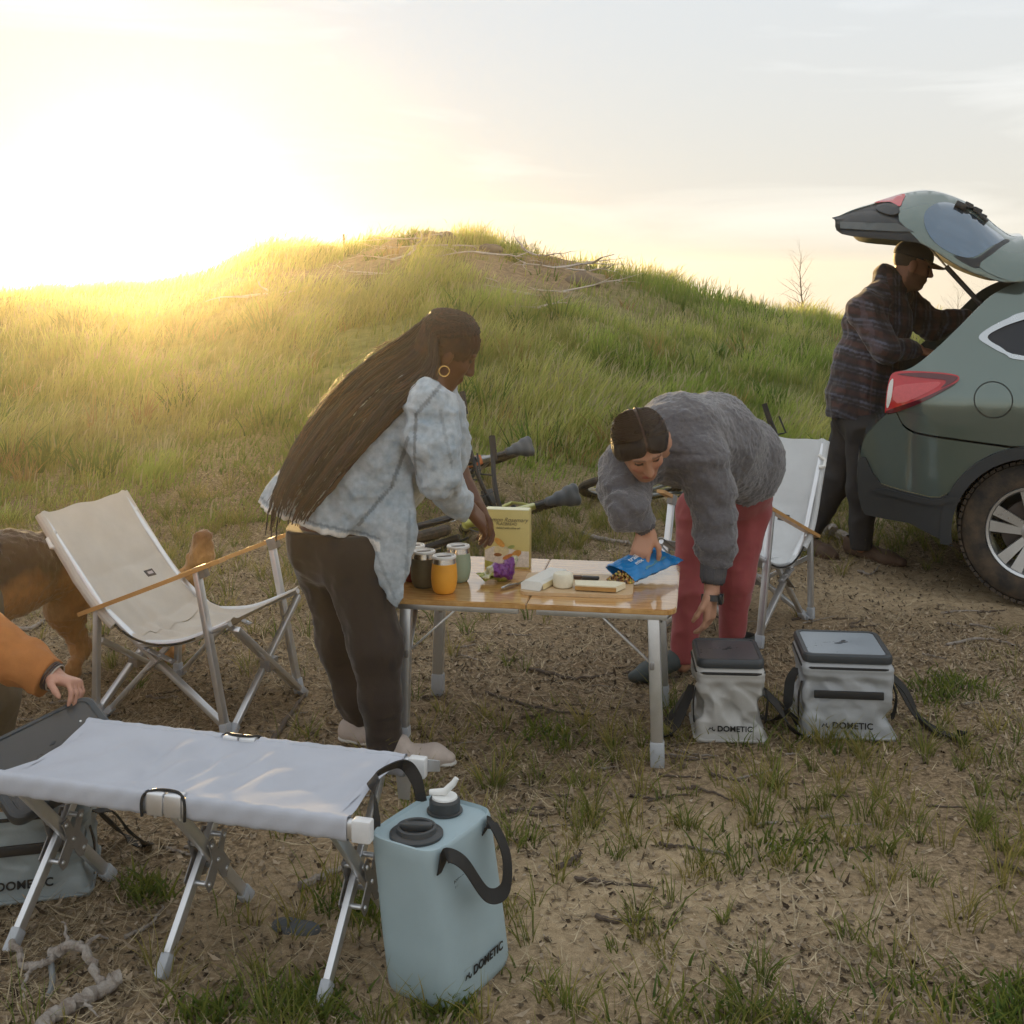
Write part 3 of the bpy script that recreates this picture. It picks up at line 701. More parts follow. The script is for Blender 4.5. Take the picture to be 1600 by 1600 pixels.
def wing_logo(parent, co, M, s, m):
    b = MB().poly([(-.9*s, -.3*s, 0), (-.55*s, .35*s, 0), (-.2*s, .05*s, 0), (-.35*s, -.05*s, 0), (-.5*s, .1*s, 0), (-.7*s, -.3*s, 0)], (0, 0, .0008))
    b.poly([(-.1*s, .35*s, 0), (.1*s, .4*s, 0), (0*s, 0*s, 0), (.35*s, -.3*s, 0), (.5*s, .0, 0), (.6*s, -.1*s, 0), (.45*s, -.5*s, 0), (.1*s, -.45*s, 0), (-.2*s, 0, 0)], (0, 0, .0008))
    o = b.build('logo_mark', m, parent); tag(o, kind='stuff'); o.matrix_local = Matrix.Translation(Vector(co)) @ M.to_4x4(); return o
def strap(name, pts, w, parent, up=None, th=.003, n=10, m=None):
    return MB().tube(bez(pts, n), 1, flat=(w, th), up=up).build(name, m or BLACKW, parent)
LIDF = mat('dark_lid_frame', (.040, .046, .052), .42, 0, .1, 30, .05, 500)
def cooler(name, label, loc, rz, w, d, h, colr, lidc, bar=True, open_=None, seed=0, txt=.028, straps=None):
    t = thing(name, label, 'cooler bag', loc, rz, 'soft cooler bags')
    FAB = mat('coated_fabric', colr, .42, 0, .10, 14, .12, 160, spec=.5)
    sd_ = SDF((-w/2-.03, -d/2-.03, -.01), (w/2+.03, d/2+.03, h+.02), .0045)
    sd_.box((0, 0, h*.5), (w/2*.985, d/2*.985, h*.5+.004), None, .026, .012)
    sd_.box((0, 0, .010), (w/2*1.0, d/2*1.0, .010), None, .008, .004)
    def wr(p):
        zz = p[:, 2]/h; mid = np.clip((zz-.10)/.12, 0, 1)*np.clip((.84-zz)/.10, 0, 1)
        q = p*[1, 1, 1]+p[:, [2, 2, 0]]*[.5, .5, .35]
        a = np.abs(vnoise(q, 8.5, 3.3+seed))*1.5+np.abs(vnoise(q, 17, 8.1+seed))*.55
        dm = np.abs(p[:, 0])/(w/2)+np.abs(zz-.42)*1.6
        front = np.clip((-p[:, 1]/(d/2)-.8)*5, 0, 1); keepf = 1-.75*front*np.exp(-((p[:, 2]-.055)/.03)**2)-(.7*front*np.exp(-((zz-.6)/.1)**2) if bar else 0)
        return mid*keepf*np.maximum(.024*a-.004+.007*np.cos(dm*7.0), -.0005)+.0012*np.sin(zz*60)*np.clip((zz-.7)*6, 0, 1)
    sd_.noise(wr, .05)
    if open_: sd_.box((0, 0, h), (w/2-.022, d/2-.022, h*.55), None, .02, .01, 'sub')
    sd_.plane((0, 0, -1), 0)
    body = link('body', sd_.mesh('body', 1), FAB, t)
    if open_: MB().box((0, 0, h*.5), (w/2-.025, d/2-.025, .004)).build('liner_floor', mat('white_liner', (.7, .7, .68), .5), body)
    # base welt, zip line
    def rrect(z, gw, gd, r=.03, n=7):
        o = []
        for cx, cy, a0 in ((1, -1, -90), (1, 1, 0), (-1, 1, 90), (-1, -1, 180)):
            for k in range(n): a = rad(a0+90*k/(n-1)); o.append((cx*(gw-r)+r*math.cos(a), cy*(gd-r)+r*math.sin(a), z))
        return o
    MB().tube(rrect(.012, w/2+.002, d/2+.002), .005, 8, True).build('base_welt', FAB, t)
    MB().tube(rrect(h-.018, w/2*.955+.001, d/2*.955+.001), .0055, 8, True).build('zip', BLACKW, t)
    # lid
    L0 = bpy.data.objects.new('lid', None)
    lm = MB()
    def rr2(z, gw, gd, r): return rrect(z, gw, gd, r, 8)
    rings = [(.004, .985, .03), (.016, 1.0, .034), (.028, .985, .034), (.033, .95, .032)]
    P = [rr2(z, w/2*.97*f, d/2*.97*f, r) for z, f, r in rings]; P += [rr2(.033, w/2*.84, d/2*.86, .022), rr2(.028, w/2*.82, d/2*.84, .020)]
    n = len(P[0])
    for r_ in P: lm.v += [Vector(p) for p in r_]
    for i in range(len(P)-1):
        for j in range(n): lm.f.append((i*n+j, i*n+(j+1) % n, (i+1)*n+(j+1) % n, (i+1)*n+j))
    lm.f.append(tuple(range(n))[::-1])
    lid = lm.build('lid', LIDF, t)
    pm = MB(); pr = rr2(.0275, w/2*.825, d/2*.845, .02); pm.poly(pr, (0, 0, .0022)); pan = pm.build('lid_panel', mat('moulded_panel', lidc, .30, .1, .12, 9), lid)
    emblem(lid, (.0, .01, .0300), Matrix.Identity(3), w*.16, mat('emblem_dark', (.03, .035, .04), .5))
    if open_:
        lid.matrix_local = open_
    else: lid.location = (0, 0, h-.004)
    # writing
    zt = .052
    text(t, 'DOMETIC', txt, (.012, -d/2*.985-.0035, zt), FRONT, LOGOK, space=1.05, off=.0006)
    wing_logo(t, (-txt*2.9+.012, -d/2*.985-.0035, zt), FRONT, txt*.62, LOGOK)
    if bar:
        MB().box((0, -d/2*.965-.006, h*.60), (w*.37, .004, .0135), None, .003).build('grip_band', mat('grip_black', (.018, .018, .018), .6), t)
    for s in (-1, 1):           # stiff side loops
        MB().tube(bez([(s*(w/2*.97), -d/2*.75, h*.72), (s*(w/2+.006), -d/2*.80, h*.55), (s*(w/2+.004), -d/2*.6, h*.30), (s*w/2, -d/2*.45, h*.22)], 8), 1, flat=(.022, .004), up=(1, 0, 0)).build('side_loop', BLACKW, t)
    for pts in (straps or []): strap('shoulder_strap', pts, .034, t, (0, 0, 1))
    return t
cooler('cooler_bag', 'large slate grey soft cooler bag with a black grip band, right of the smaller one', (1.165, 4.30, 0), rad(-6), .315, .31, .262, (.36, .37, .38), (.30, .34, .38), True, None, 0, .030,
       [[(-.155, -.02, .20), (-.185, -.06, .17), (-.205, -.10, .08), (-.245, -.02, .012), (-.30, .05, .012)], [(.155, -.05, .20), (.20, -.10, .16), (.245, -.12, .07), (.30, -.08, .012), (.37, -.10, .012), (.38, -.13, .04), (.36, -.11, .014), (.27, .0, .03), (.20, .06, .14), (.155, .08, .19)]])
cooler('cooler_bag', 'small pale grey soft cooler bag standing beside the right table leg', (.752, 4.25, 0), rad(-4), .238, .265, .255, (.44, .43, .41), (.09, .095, .10), False, None, 5, .026,
       [[(-.12, -.02, .16), (-.15, -.08, .12), (-.19, -.13, .05), (-.215, -.10, .010), (-.20, .02, .02), (-.15, .04, .10), (-.118, .03, .15)], [(.12, -.05, .155), (.155, -.11, .13), (.20, -.12, .06), (.245, -.06, .012), (.25, .03, .02), (.18, .05, .09), (.12, .03, .15)]])
TR_ = at(136, 1090, 3.29); ex_ = Vector((.69, .66, .22)).normalized(); ey_ = (TR_-at(170, 1188, 3.13)); ey_ = (ey_-ex_*ey_.dot(ex_)).normalized(); ez_ = ex_.cross(ey_); C3L, C3R = Vector((-1.275, 3.20, 0)), rad(14)
_lw = Matrix.Translation(TR_-ex_*.155-ey_*.125-ez_*.02) @ Matrix((ex_, ey_, ez_)).transposed().to_4x4()
_lo = Matrix.Translation(Vector((.05, .10, .40))) @ (eul(rad(53), 0, 0) @ eul(0, rad(0), 0)).to_4x4()
_c3 = cooler('cooler_bag', 'open blue grey soft cooler bag under the bench with its dark lid raised', (-1.275, 3.20, 0), rad(14), .34, .27, .235, (.25, .285, .29), (.055, .055, .055), True, (Matrix.Translation(C3L) @ Matrix.Rotation(C3R, 4, 'Z')).inverted() @ _lw, 9, .03,
       [[(.168, -.02, .17), (.21, .02, .15), (.26, .05, .07), (.30, .10, .012), (.24, .16, .012), (.17, .10, .12)]])
stm = mat('wrapped_food', (.20, .17, .19), .5, 0, .3, 25, .3, 60)
for i, (x, y, r) in enumerate(((-.07, -.05, .05), (.05, -.03, .055), (.0, .06, .05))):
    s_ = SDF((-.1, -.1, -.1), (.1, .1, .1), .005).ell((0, 0, 0), (r, r*.8, r*.7), None, .01).noise(lambda p: .012*vnoise(p, 30, i*3.), .03)
    o = link('wrapped_parcel', s_.mesh('wrapped_parcel'), stm); o.location = _c3.location+rotz(rad(14)) @ Vector((x, y, .155+.02*i))
    tag(o, ['crumpled grey food parcel nearest the left corner inside the open cooler bag', 'crumpled grey food parcel at the right inside the open cooler bag', 'topmost crumpled food parcel at the back of the open cooler bag'][i], 'parcel', 'parcels in the open cooler')
# --- water jug
def jug():
    t = thing('water_jug', 'tall pale blue plastic water jug with black carry straps beside the bench', 'water jug', (-.140, 2.772, 0), rad(-31))
    BLUE = mat('pale_blue_plastic', (.35, .45, .485), .5, 0, .05, 12, .06, 300, spec=.45)
    hx, hy, h = .098, .135, .352
    prof = [(0, .93), (.004, .965), (.018, 1.0), (.12, 1.0), (.24, .985), (h-.03, .975), (h-.008, .972), (h, .955), (h+.002, .93), (h-.006, .90)]
    b = MB()
    def sup(a, fx, fy, p=5.0):
        c, s = math.cos(a), math.sin(a); k = (abs(c)**p+abs(s)**p)**(-1/p)
        groove = 1-.020*math.exp(-((abs(math.sin(a*1.0))-.0)/.14)**2)*0
        return (c*k*fx*groove, s*k*fy)
    n = 96
    for z, f in prof:
        for j in range(n):
            a = 2*math.pi*j/n; x, y = sup(a, hx*f, hy*f)
            if .02 < z < h-.015: x *= 1-.035*math.exp(-((y-.03)/.035)**2)*(.5+.5*math.tanh((z-.12)*30))
            sh = z/h
            b.v.append(Vector((x-.030*sh, y-.055*sh*.55, z)))
    for i in range(len(prof)-1):
        for j in range(n): b.f.append((i*n+j, i*n+(j+1) % n, (i+1)*n+(j+1) % n, (i+1)*n+j))
    b.f.append(tuple(range(n))[::-1]); b.f.append(tuple(range((len(prof)-1)*n, len(prof)*n)))
    b.build('tank', BLUE, t, angle=40)
    ox, oy = -.030, -.030
    DK = mat('charcoal_cap', (.045, .048, .05), .45, 0, .12, 40)
    c = MB().lathe([(0, 0), (.060, 0), (.060, .006), (.054, .010), (.046, .011), (.044, .020), (.040, .022), (.036, .020), (.034, .012), (0, .011)], 40, (ox, oy-.062, h-.006)).build('filler_cap', DK, t)
    MB().box((ox, oy-.062, h+.013), (.036, .010, .009), rotz(rad(25)), .004).build('grip_bar', DK, c)
    c = MB().lathe([(0, 0), (.042, 0), (.042, .003), (.036, .004), (.036, .026), (.033, .030), (.022, .031), (0, .031)], 40, (ox-.012, oy+.068, h-.004)).build('spout_cap', DK, t)
    WH = mat('white_tap', (.78, .78, .76), .4)
    s = MB().lathe([(0, 0), (.030, 0), (.029, .004), (0, .005)], 24, (ox-.012, oy+.068, h+.027)).build('tap_base', WH, c)
    MB().tube([(ox-.045, oy+.055, h+.036), (ox-.012, oy+.068, h+.040), (ox+.006, oy+.078, h+.060), (ox+.012, oy+.082, h+.072)], [.007, .009, .0075, .006], 12).build('tap', WH, c)
    # straps: one loop each long side
    strap('carry_strap', [(ox-.088, oy-.095, h-.012), (ox-.094, oy-.085, h+.03), (ox-.120, oy-.058, h+.075), (ox-.150, oy-.02, h+.078), (ox-.128, oy+.055, h+.085), (ox-.100, oy+.075, h+.05), (ox-.086, oy+.082, h-.010)], .030, t, [Vector((-.8, .1, .6))]*61)
    strap('carry_strap', [(ox+.092, oy-.100, h-.050), (ox+.104, oy-.098, h-.012), (ox+.135, oy-.075, h-.030), (ox+.160, oy-.020, h-.115), (ox+.175, oy+.03, h-.120), (ox+.160, oy+.06, h-.06), (ox+.115, oy+.072, h-.005), (ox+.094, oy+.075, h-.03)], .032, t, [Vector((.9, .05, .45))]*71)
    SIDE = Matrix(((0, 0, 1), (1, 0, 0), (0, 1, 0)))          # text on the +x face
    text(t, 'DOMETIC', .027, (hx*1.0-.002, .010, .060), SIDE, LOGOK, space=1.05, off=.0006)
    wing_logo(t, (hx*1.0-.002, -.070, .060), SIDE, .017, LOGOK)
    text(t, 'HYDRO', .011, (hx*.985-.030*.8, -.075, h-.085), SIDE, LOGOK); text(t, '11L', .010, (hx*.985-.030*.8+.001, -.085, h-.098), SIDE, LOGOK)
    return t
jug()
# --- on the table
STEEL = mat('brushed_steel', (.70, .69, .67), .25, 1, .05, 40)
def tumbler(label, p, colr):
    t = thing('tumbler', label, 'tumbler', (p.x, p.y, TZ+.0005), 0, 'steel tumblers on the table')
    MB().lathe([(0, 0), (.026, 0), (.032, .002), (.0375, .010), (.0425, .028), (.0445, .050), (.0435, .075), (.0405, .100), (.0395, .1005)], 40).build('cup', mat('powder_coat', colr, .62, 0, .05, 30, .1, 900), t)
    MB().lathe([(.0395, .1002), (.0402, .1005), (.0385, .117), (.0375, .118)], 40).build('steel_rim', STEEL, t)
    lid = MB().lathe([(.0375, .117), (.0405, .118), (.041, .122), (.039, .1255), (.034, .1262), (.033, .1225), (0, .122)], 40).build('lid', mat('clear_white_lid', (.78, .79, .80), .22, 0, .04), t)
    MB().box((.0, .0, .1225), (.024, .008, .0012), rotz(.3), .001).build('drink_slot', DARKP, lid)
    return t
tumbler('orange steel tumbler standing foremost on the left of the table', gp(694, 926, TZ), (.80, .36, .035))
tumbler('dark olive tumbler beside the orange one, by the denim shirt tail', gp(662, 917, TZ), (.095, .085, .055))
tumbler('sage green tumbler behind the orange one', gp(716, 908, TZ), (.33, .42, .31))
tumbler('maroon tumbler at the left end of the table, mostly behind the denim shirt', gp(646, 907, TZ), (.22, .03, .03))
# cracker carton
p = gp(792, 888, TZ); t = thing('cracker_box', 'yellow upright cracker carton with picture of snacks, behind the tumblers', 'carton', (p.x, p.y, TZ+.0005), rad(-9))
bw_, bd_, bh_ = .166, .052, .212
YEL = mat('yellow_card', (.66, .56, .22), .5, 0, .05, 8); MB().box((0, bd_/2, bh_/2), (bw_/2, bd_/2, bh_/2), None, .0015).build('carton', YEL, t)
MB().poly([(-bw_/2+.004, 0, bh_-.0), (bw_/2-.004, 0, bh_-.0), (bw_/2-.004, bd_, bh_), (-bw_/2+.004, bd_, bh_)], (0, 0, .0012)).build('top_flap', mat('pale_card', (.75, .72, .50), .5), t)
FR = FRONT
BRN = mat('brown_print', (.20, .16, .08), .6)
text(t, 'Lemon Rosemary', .0215, (0, -.0008, bh_*.83), FR, BRN, shear=.35); text(t, 'FLATBREAD', .0145, (0, -.0008, bh_*.76), FR, BRN); text(t, 'baked with olive oil', .011, (.004, -.0008, bh_*.69), FR, BRN, shear=.3)
def blob(nm, pts, colr, y=-.0012):
    MB().poly([(x*bw_, y, z*bh_) for x, z in pts], (0, -.0006, 0)).build(nm, mat(nm+'_ink', colr, .5, 0, .25, 90), t)
oval = lambda cx, cz, rx, rz, n=18, a=0: [(cx+rx*math.cos(q)*math.cos(a)-rz*math.sin(q)*math.sin(a)*.8, cz+rx*math.cos(q)*math.sin(a)+rz*math.sin(q)*math.cos(a)) for q in np.linspace(0, 6.283*(1-1/n), n)]
blob('plate_picture', [(-.49, .13), (-.49, .30), (-.3, .37), (.0, .36), (.25, .30), (.49, .30), (.49, .03), (.2, .03), (-.1, .06)], (.74, .68, .62), -.0006)
blob('green_corner_picture', [(-.49, .01), (-.49, .13), (-.1, .06), (.1, .01)], (.42, .42, .10), -.0009)
blob('bowl_picture', oval(-.12, .30, .17, .09), (.70, .60, .36)); blob('cracker_picture', oval(-.16, .44, .13, .06, 10, -.5), (.66, .33, .07), -.0018)
blob('cracker_picture', oval(.05, .20, .15, .045, 12, .25), (.55, .20, .05), -.0018); blob('cracker_picture', oval(.22, .26, .11, .06, 10, .3), (.58, .28, .07), -.0024); blob('dark_filling_picture', oval(-.2, .23, .09, .03), (.30, .12, .04), -.0024); blob('herb_picture', oval(.1, .37, .08, .03, 8, .2), (.35, .40, .12), -.0018)
# board and food
p = (gp(820, 930, TZ)+gp(1000, 930, TZ))/2; bo = Vector((.228, 4.175, TZ)); br = rad(-7)
def onb(x, y, z): return bo+rotz(br) @ Vector((x, y, 0))+Vector((0, 0, z))
BRD = mat('pale_maple', (.60, .42, .24), .45, 0, .14, 9, .02, 60, aniso=(2, 30, 2))
bm = bmesh.new(); r = .03; hx, hy = .188, .135
cor = []
for cx, cy, a0 in ((1, -1, -90), (1, 1, 0), (-1, 1, 90), (-1, -1, 180)):
    for k in range(7): a = rad(a0+15*k); cor.append((cx*(hx-r)+r*math.cos(a), cy*(hy-r)+r*math.sin(a), 0))
MBb = MB(); MBb.poly(cor, (0, 0, .011)); o = MBb.build('cutting_board', BRD, None, bo+Vector((0, 0, .0005)), (0, 0, br)); tag(o, 'pale wooden cutting board under the cheeses on the table', 'cutting board')
CH = mat('white_cheese_rind', (.72, .70, .64), .6, 0, .06, 40, .25, 120); CUT = mat('cream_cheese', (.74, .62, .36), .5, 0, .06, 40)
t = thing('cheese_wedge', 'long white rinded cheese bar lying on the left of the board', 'cheese', onb(-.120, -.02, .0125), br-rad(20))
def rb(c, h, bev): return MB().box(c, h, None, bev)
MB().poly([(-.034, -.10, 0), (.034, -.10, 0), (.040, -.09, .018), (.030, -.085, .026), (-.030, -.085, .026), (-.040, -.09, .018)], (0, .205, 0)).build('rind', CH, t)
MB().poly([(.0405, -.085, .002), (.0405, .11, .002), (.039, .11, .020), (.039, -.085, .020)], (.0012, 0, 0)).build('cut_face', CUT, t)
t = tag(MB().lathe([(0, 0), (.030, 0), (.034, .004), (.035, .020), (.034, .040), (.030, .046), (0, .047)], 32).build('goat_cheese', mat('soft_white_cheese', (.76, .70, .55), .6, 0, .05, 60, .3, 150), None, onb(-.048, -.055, .0125)), 'small round upright soft cheese in the middle of the board', 'cheese')
t = thing('cheese_slab', 'flat pale cheese slab with golden rind at the front of the board', 'cheese', onb(.075, -.075, .0125), br)
MB().poly([(-.085, .035, .002), (.05, .038, .002), (.088, .02, .002), (.058, -.040, .002), (-.078, -.028, .002)], (0, 0, .018)).build('slab', mat('pale_cheese', (.78, .70, .50), .5, 0, .08, 40, .2, 120), t)
MB().poly([(-.0795, -.0290, .003), (.0585, -.0412, .003), (.0585, -.0412, .016), (-.0795, -.0290, .016)], (0, -.002, 0)).build('rind', mat('golden_rind', (.45, .24, .07), .6, 0, .2, 60), t)
t = thing('folding_knife', 'small dark pocket knife lying behind the round cheese', 'knife', onb(.005, .055, .0125), br-rad(6))
MB().box((-.032, 0, .006), (.036, .009, .006), None, .004).build('handle', mat('wood_handle', (.09, .045, .028), .5, 0, .3, 60), t); MB().box((.034, 0, .006), (.030, .0095, .0062), None, .004).build('handle_end', DARKP, t)
p = gp(806, 912, TZ+.01); t = thing('table_knife', 'short steel knife lying beside the purple packet', 'knife', (p.x, p.y, TZ+.001), rad(48))
MB().poly([(0, -.008, .004), (.075, -.002, .012), (.085, .004, .013), (.0, .008, .004)], (0, 0, .0016)).build('blade', mat('knife_blade', (.25, .25, .26), .25, 1), t); MB().tube([(-.075, 0, .006), (-.04, 0, .008), (.004, 0, .0065)], [.005, .0075, .006], 10).build('handle', STEEL, t)
# crumpled purple packet
s_ = SDF((-.10, -.08, -.01), (.11, .08, .09), .0028)
s_.ell((.0, 0, .030), (.050, .036, .030), eul(.2, .3, .2), .01).ell((.045, .025, .045), (.040, .020, .030), eul(.3, -.5, .6), .012).ell((-.055, .0, .022), (.045, .030, .012), eul(.1, .3, -.2), .012)
s_.noise(lambda p: .020*np.abs(vnoise(p, 26, 2.))+.008*np.abs(vnoise(p, 55, 6.))-.007, .03).plane((0, 0, -1), 0)
me = s_.mesh('packet'); v = s_.v; nq = vnoise(v, 14, 4.)
cc = np.where((np.abs(v[:, 0]-.01) < .045)[:, None] & (v[:, 2] > .008)[:, None] & (nq > -.35)[:, None], [[.15, .028, .17]], np.where((nq > .1)[:, None], [[.52, .50, .34]], [[.30, .32, .07]]))
setcol(me, cc); p = gp(782, 908, TZ); tag(link('snack_packet', me, mat('foil_print', (0, 0, 0), .28, .25, .15, 60, attr='col'), None, (p.x, p.y, TZ+.0005), (0, 0, rad(20))), 'crumpled purple and cream snack packet beside the tumblers', 'packet')
# blue pouch of trail mix
q = [at(946, 886, 4.25), at(992, 909, 4.175), at(1068, 876, 4.37), at(1014, 852, 4.345)]    # mouth top, mouth front, closed corner front, closed corner back
c0 = sum(q, Vector())/4; t = thing('snack_pouch', 'bright blue snack pouch tipped over the board by the bending woman', 'pouch', c0)
q = [v-c0 for v in q]
nrm = (q[1]-q[0]).cross(q[3]-q[0]).normalized(); nrm = nrm if nrm.z > 0 else -nrm
def pch(sgn):
    def f(u, v):
        p_ = q[0].lerp(q[3], u).lerp(q[1].lerp(q[2], u), v); bulge = math.sin(math.pi*v)**.7*(.022*(1-u)**.5+.012*math.sin(math.pi*min(1, u)))
        cr = .0018*math.sin(30*u+11*v)+.0014*math.sin(47*v-20*u)
        return p_+nrm*sgn*(bulge*min(1, (1-u)*5)+.0015)+nrm*cr
    return f
BLU = mat('blue_foil', (.012, .19, .47), .33, .15, .10, 30, .1, 70)
pb = MB(); pb.grid(pch(1), 30, 20, .0008); pb.grid(pch(-1), 30, 20, .0008); po = pb.build('pouch', BLU, t); po.data.materials[0] = BLU
ux = (q[2]-q[1]).normalized(); vy = nrm.cross(ux); Mp = Matrix((ux, vy, nrm)).transposed(); top = pch(1)
wt = mat('white_print', (.8, .82, .84), .5)
ctr = Vector(top(.36, .45))+nrm*.002
for k_, (sx, ln) in enumerate(((.012, .05), (0, .045), (-.012, .036), (-.024, .024))):
    pass
text(t, 'trail', .030, Vector(top(.34, .40))+nrm*.003, Mp @ rotz(rad(-90)) @ rotz(rad(90)), wt); text(t, 'mix', .026, Vector(top(.33, .60))+nrm*.003, Mp, wt)
wd = MB(); wd.poly([Vector(top(.66+.13*math.cos(a), .30+.20*math.sin(a)))+nrm*.0018 for a in np.linspace(0, 6.0, 20)], nrm*.0008); wd.build('nut_window', mat('nut_brown', (.20, .085, .03), .4, 0, .4, 60), t)
MB().tube([Vector(top(.30+.05*i, .86-.012*i))+nrm*.002 for i in range(11)], 1, flat=(.010, .001), up=nrm).build('side_band', mat('band_grey', (.10, .26, .33), .4), t)
# spilled nuts
ic = bmesh.new(); bmesh.ops.create_icosphere(ic, subdivisions=1, radius=1); iv = np.array([v.co[:] for v in ic.verts]); ic.verts.index_update(); itf = np.array([[v.index for v in f.verts] for f in ic.faces]); ic.free()
V, Fc, Cc = [], [], []; pal = [(.35, .14, .03), (.50, .25, .05), (.16, .06, .025), (.62, .42, .10), (.30, .30, .05), (.07, .03, .02), (.55, .33, .12)]
ctr = at(968, 903, 4.20); ctr.z = TZ+.013
for i in range(240):
    a = R.random()*6.283; r_ = math.sqrt(R.random()); x, y = r_*.052*math.cos(a)+.010, r_*.040*math.sin(a); hgt = .034*(1-r_**1.5)*R.random()
    sc = np.array([R.uniform(.004, .0075), R.uniform(.003, .005), R.uniform(.003, .0045)]); M_ = np.array(eul(R.random()*6, R.random()*6, R.random()*6))
    V.append((iv*sc) @ M_.T+np.array([ctr.x+x, ctr.y+y, ctr.z+.003+hgt])); Fc.append(itf+len(iv)*i); Cc += [R.choice(pal)]*len(iv)
me = rawmesh('trail_mix', np.concatenate(V), np.concatenate(Fc), True); setcol(me, Cc); tag(link('trail_mix', me, mat('nuts', (0, 0, 0), .45, attr='col')), 'heap of brown and golden trail mix spilling from the blue pouch', 'trail mix', None, 'stuff')
# ---------------------------------------------------------------- car (local: x forward from rear axle, y from the near flank to the far one, z up)
CA = rad(19); CW = 1.80; CYw = 5.79; CXw = 819/F*CYw
PAINT = mat('green_grey_paint', (.15, .195, .178), .14, .55, .05, 3, coat=.9)
CLAD = mat('black_cladding', (.030, .034, .038), .55, 0, .12, 40, .15, 400)
GLASS = mat('dark_glass', (.010, .015, .024), .05, 0, .02, 5, spec=.5)
CHROME = mat('bright_trim', (.55, .58, .60), .25, .9, .03)
RED = mat('red_lens', (.52, .012, .022), .12, 0, .08, 20, coat=.8)
DRED = mat('dark_red_lens', (.10, .004, .012), .12, 0, .05, 20, coat=.8)
CLEAR = mat('clear_lens', (.75, .72, .68), .1, 0, .05, 20, coat=.8)
def flank(d, z):
    "how far the body side lies inboard of the flank plane"
    t = .40*max(0, z-.98)**1.35+.05*max(0, .55-z)
    r = .85*max(0, -.42-d)**2*(1+.2*max(0, 1-z))+.35*max(0, d-3.1)**2
    return t+r-.012*math.exp(-((z-.92)/.16)**2)
def cs(px, py, off=None):
    k = (px-800)/F; o = 0 if off is None else off
    for _ in range(6):
        d = (k*(CYw+o*math.cos(CA))-CXw-o*math.sin(CA))/(math.cos(CA)+k*math.sin(CA)); z = EYE-(py-HOR)*(CYw+o*math.cos(CA)-d*math.sin(CA))/F
        if off is None: o = flank(d, z)
    return (d, z)
def resample(P, step, closed=True):
    out = []
    n = len(P)
    for i in range(n if closed else n-1):
        a, b = np.array(P[i]), np.array(P[(i+1) % n]); k = max(1, int(np.ceil(np.linalg.norm(b-a)/step)))
        for j in range(k): out.append(tuple(a+(b-a)*j/k))
    if not closed: out.append(tuple(P[-1]))
    return out
def smooth2(P, n=6, closed=False):
    if closed:
        Q = [Vector((*p, 0)) for p in P]; m_ = len(Q); o = []
        for i in range(m_):
            a, b, c, d = Q[i-1], Q[i], Q[(i+1) % m_], Q[(i+2) % m_]
            for k in range(n):
                t = k/n; v = .5*((2*b)+(c-a)*t+(2*a-5*b+4*c-d)*t*t+(3*b-a-3*c+d)*t**3); o.append((v.x, v.y))
        return o
    return [(v.x, v.y) for v in bez([(*p, 0) for p in P], n)]
def inside(P, x, y):
    c = False; n = len(P); j = n-1
    for i in range(n):
        if (P[i][1] > y) != (P[j][1] > y) and x < (P[j][0]-P[i][0])*(y-P[i][1])/(P[j][1]-P[i][1])+P[i][0]: c = not c
        j = i
    return c
def panel(name, outline, m, parent, fn=flank, out=0.0, holes=(), step=.035, th=.006, mirror=False):
    "sheet cut to an outline in the side view, draped over the body side, with thickness"
    loops = [resample(outline, step)]+[resample(h, step) for h in holes]
    V, E = [], []
    for lp in loops:
        b = len(V); V += [Vector(p) for p in lp]; E += [(b+i, b+(i+1) % len(lp)) for i in range(len(lp))]
    xs = [p[0] for p in loops[0]]; zs = [p[1] for p in loops[0]]; g = step*1.1
    for x in np.arange(min(xs)+g/2, max(xs), g):
        for z in np.arange(min(zs)+g/2, max(zs), g):
            if inside(loops[0], x, z) and not any(inside(h, x, z) for h in loops[1:]):
                if min((x-p[0])**2+(z-p[1])**2 for lp in loops for p in lp) > (g*.45)**2: V.append(Vector((x, z)))
    vo, ed, fa, *_ = geometry.delaunay_2d_cdt(V, E, [], 0, 1e-6)
    keep = []
    for f in fa:
        c = sum((vo[i] for i in f), Vector((0, 0)))/len(f)
        if inside(loops[0], c.x, c.y) and not any(inside(h, c.x, c.y) for h in loops[1:]): keep.append(tuple(f))
    res = []
    for s in ((0, 1) if mirror else (0,)):
        P0 = [(p.x, fn(p.x, p.y)-out, p.y) for p in vo]; P1 = [(p.x, fn(p.x, p.y)-out+th, p.y) for p in vo]
        if s: P0 = [(x, CW-y, z) for x, y, z in P0]; P1 = [(x, CW-y, z) for x, y, z in P1]
        n = len(vo); cnt = {}
        for f in keep:
            for i in range(3):
                e = (f[i], f[(i+1) % 3]); cnt[tuple(sorted(e))] = cnt.get(tuple(sorted(e)), 0)+1
        fs = list(keep)+[tuple(i+n for i in f[::-1]) for f in keep]
        for f in keep:
            for i in range(3):
                a, b = f[i], f[(i+1) % 3]
                if cnt[tuple(sorted((a, b)))] == 1: fs.append((b, a, a+n, b+n))
        mb = MB(); mb.v = [Vector(p) for p in P0+P1]; mb.f = fs
        res.append(mb.build(name, m, parent, angle=50))
    return res[0]
car = thing('parked_car', 'green grey estate car parked at the right edge with its tailgate raised', 'car', (CXw, CYw, 0), -CA)
c_ = cs
arc = lambda cx, cz, r, a0, a1, n=22: [(cx+r*math.cos(rad(a)), cz+r*math.sin(rad(a))) for a in np.linspace(a0, a1, n)]
WB = 2.745
rear_edge = smooth2([c_(1397, 582), c_(1425, 574), c_(1460, 547), c_(1500, 509), c_(1540, 469), c_(1565, 452), c_(1590, 441)], 4)
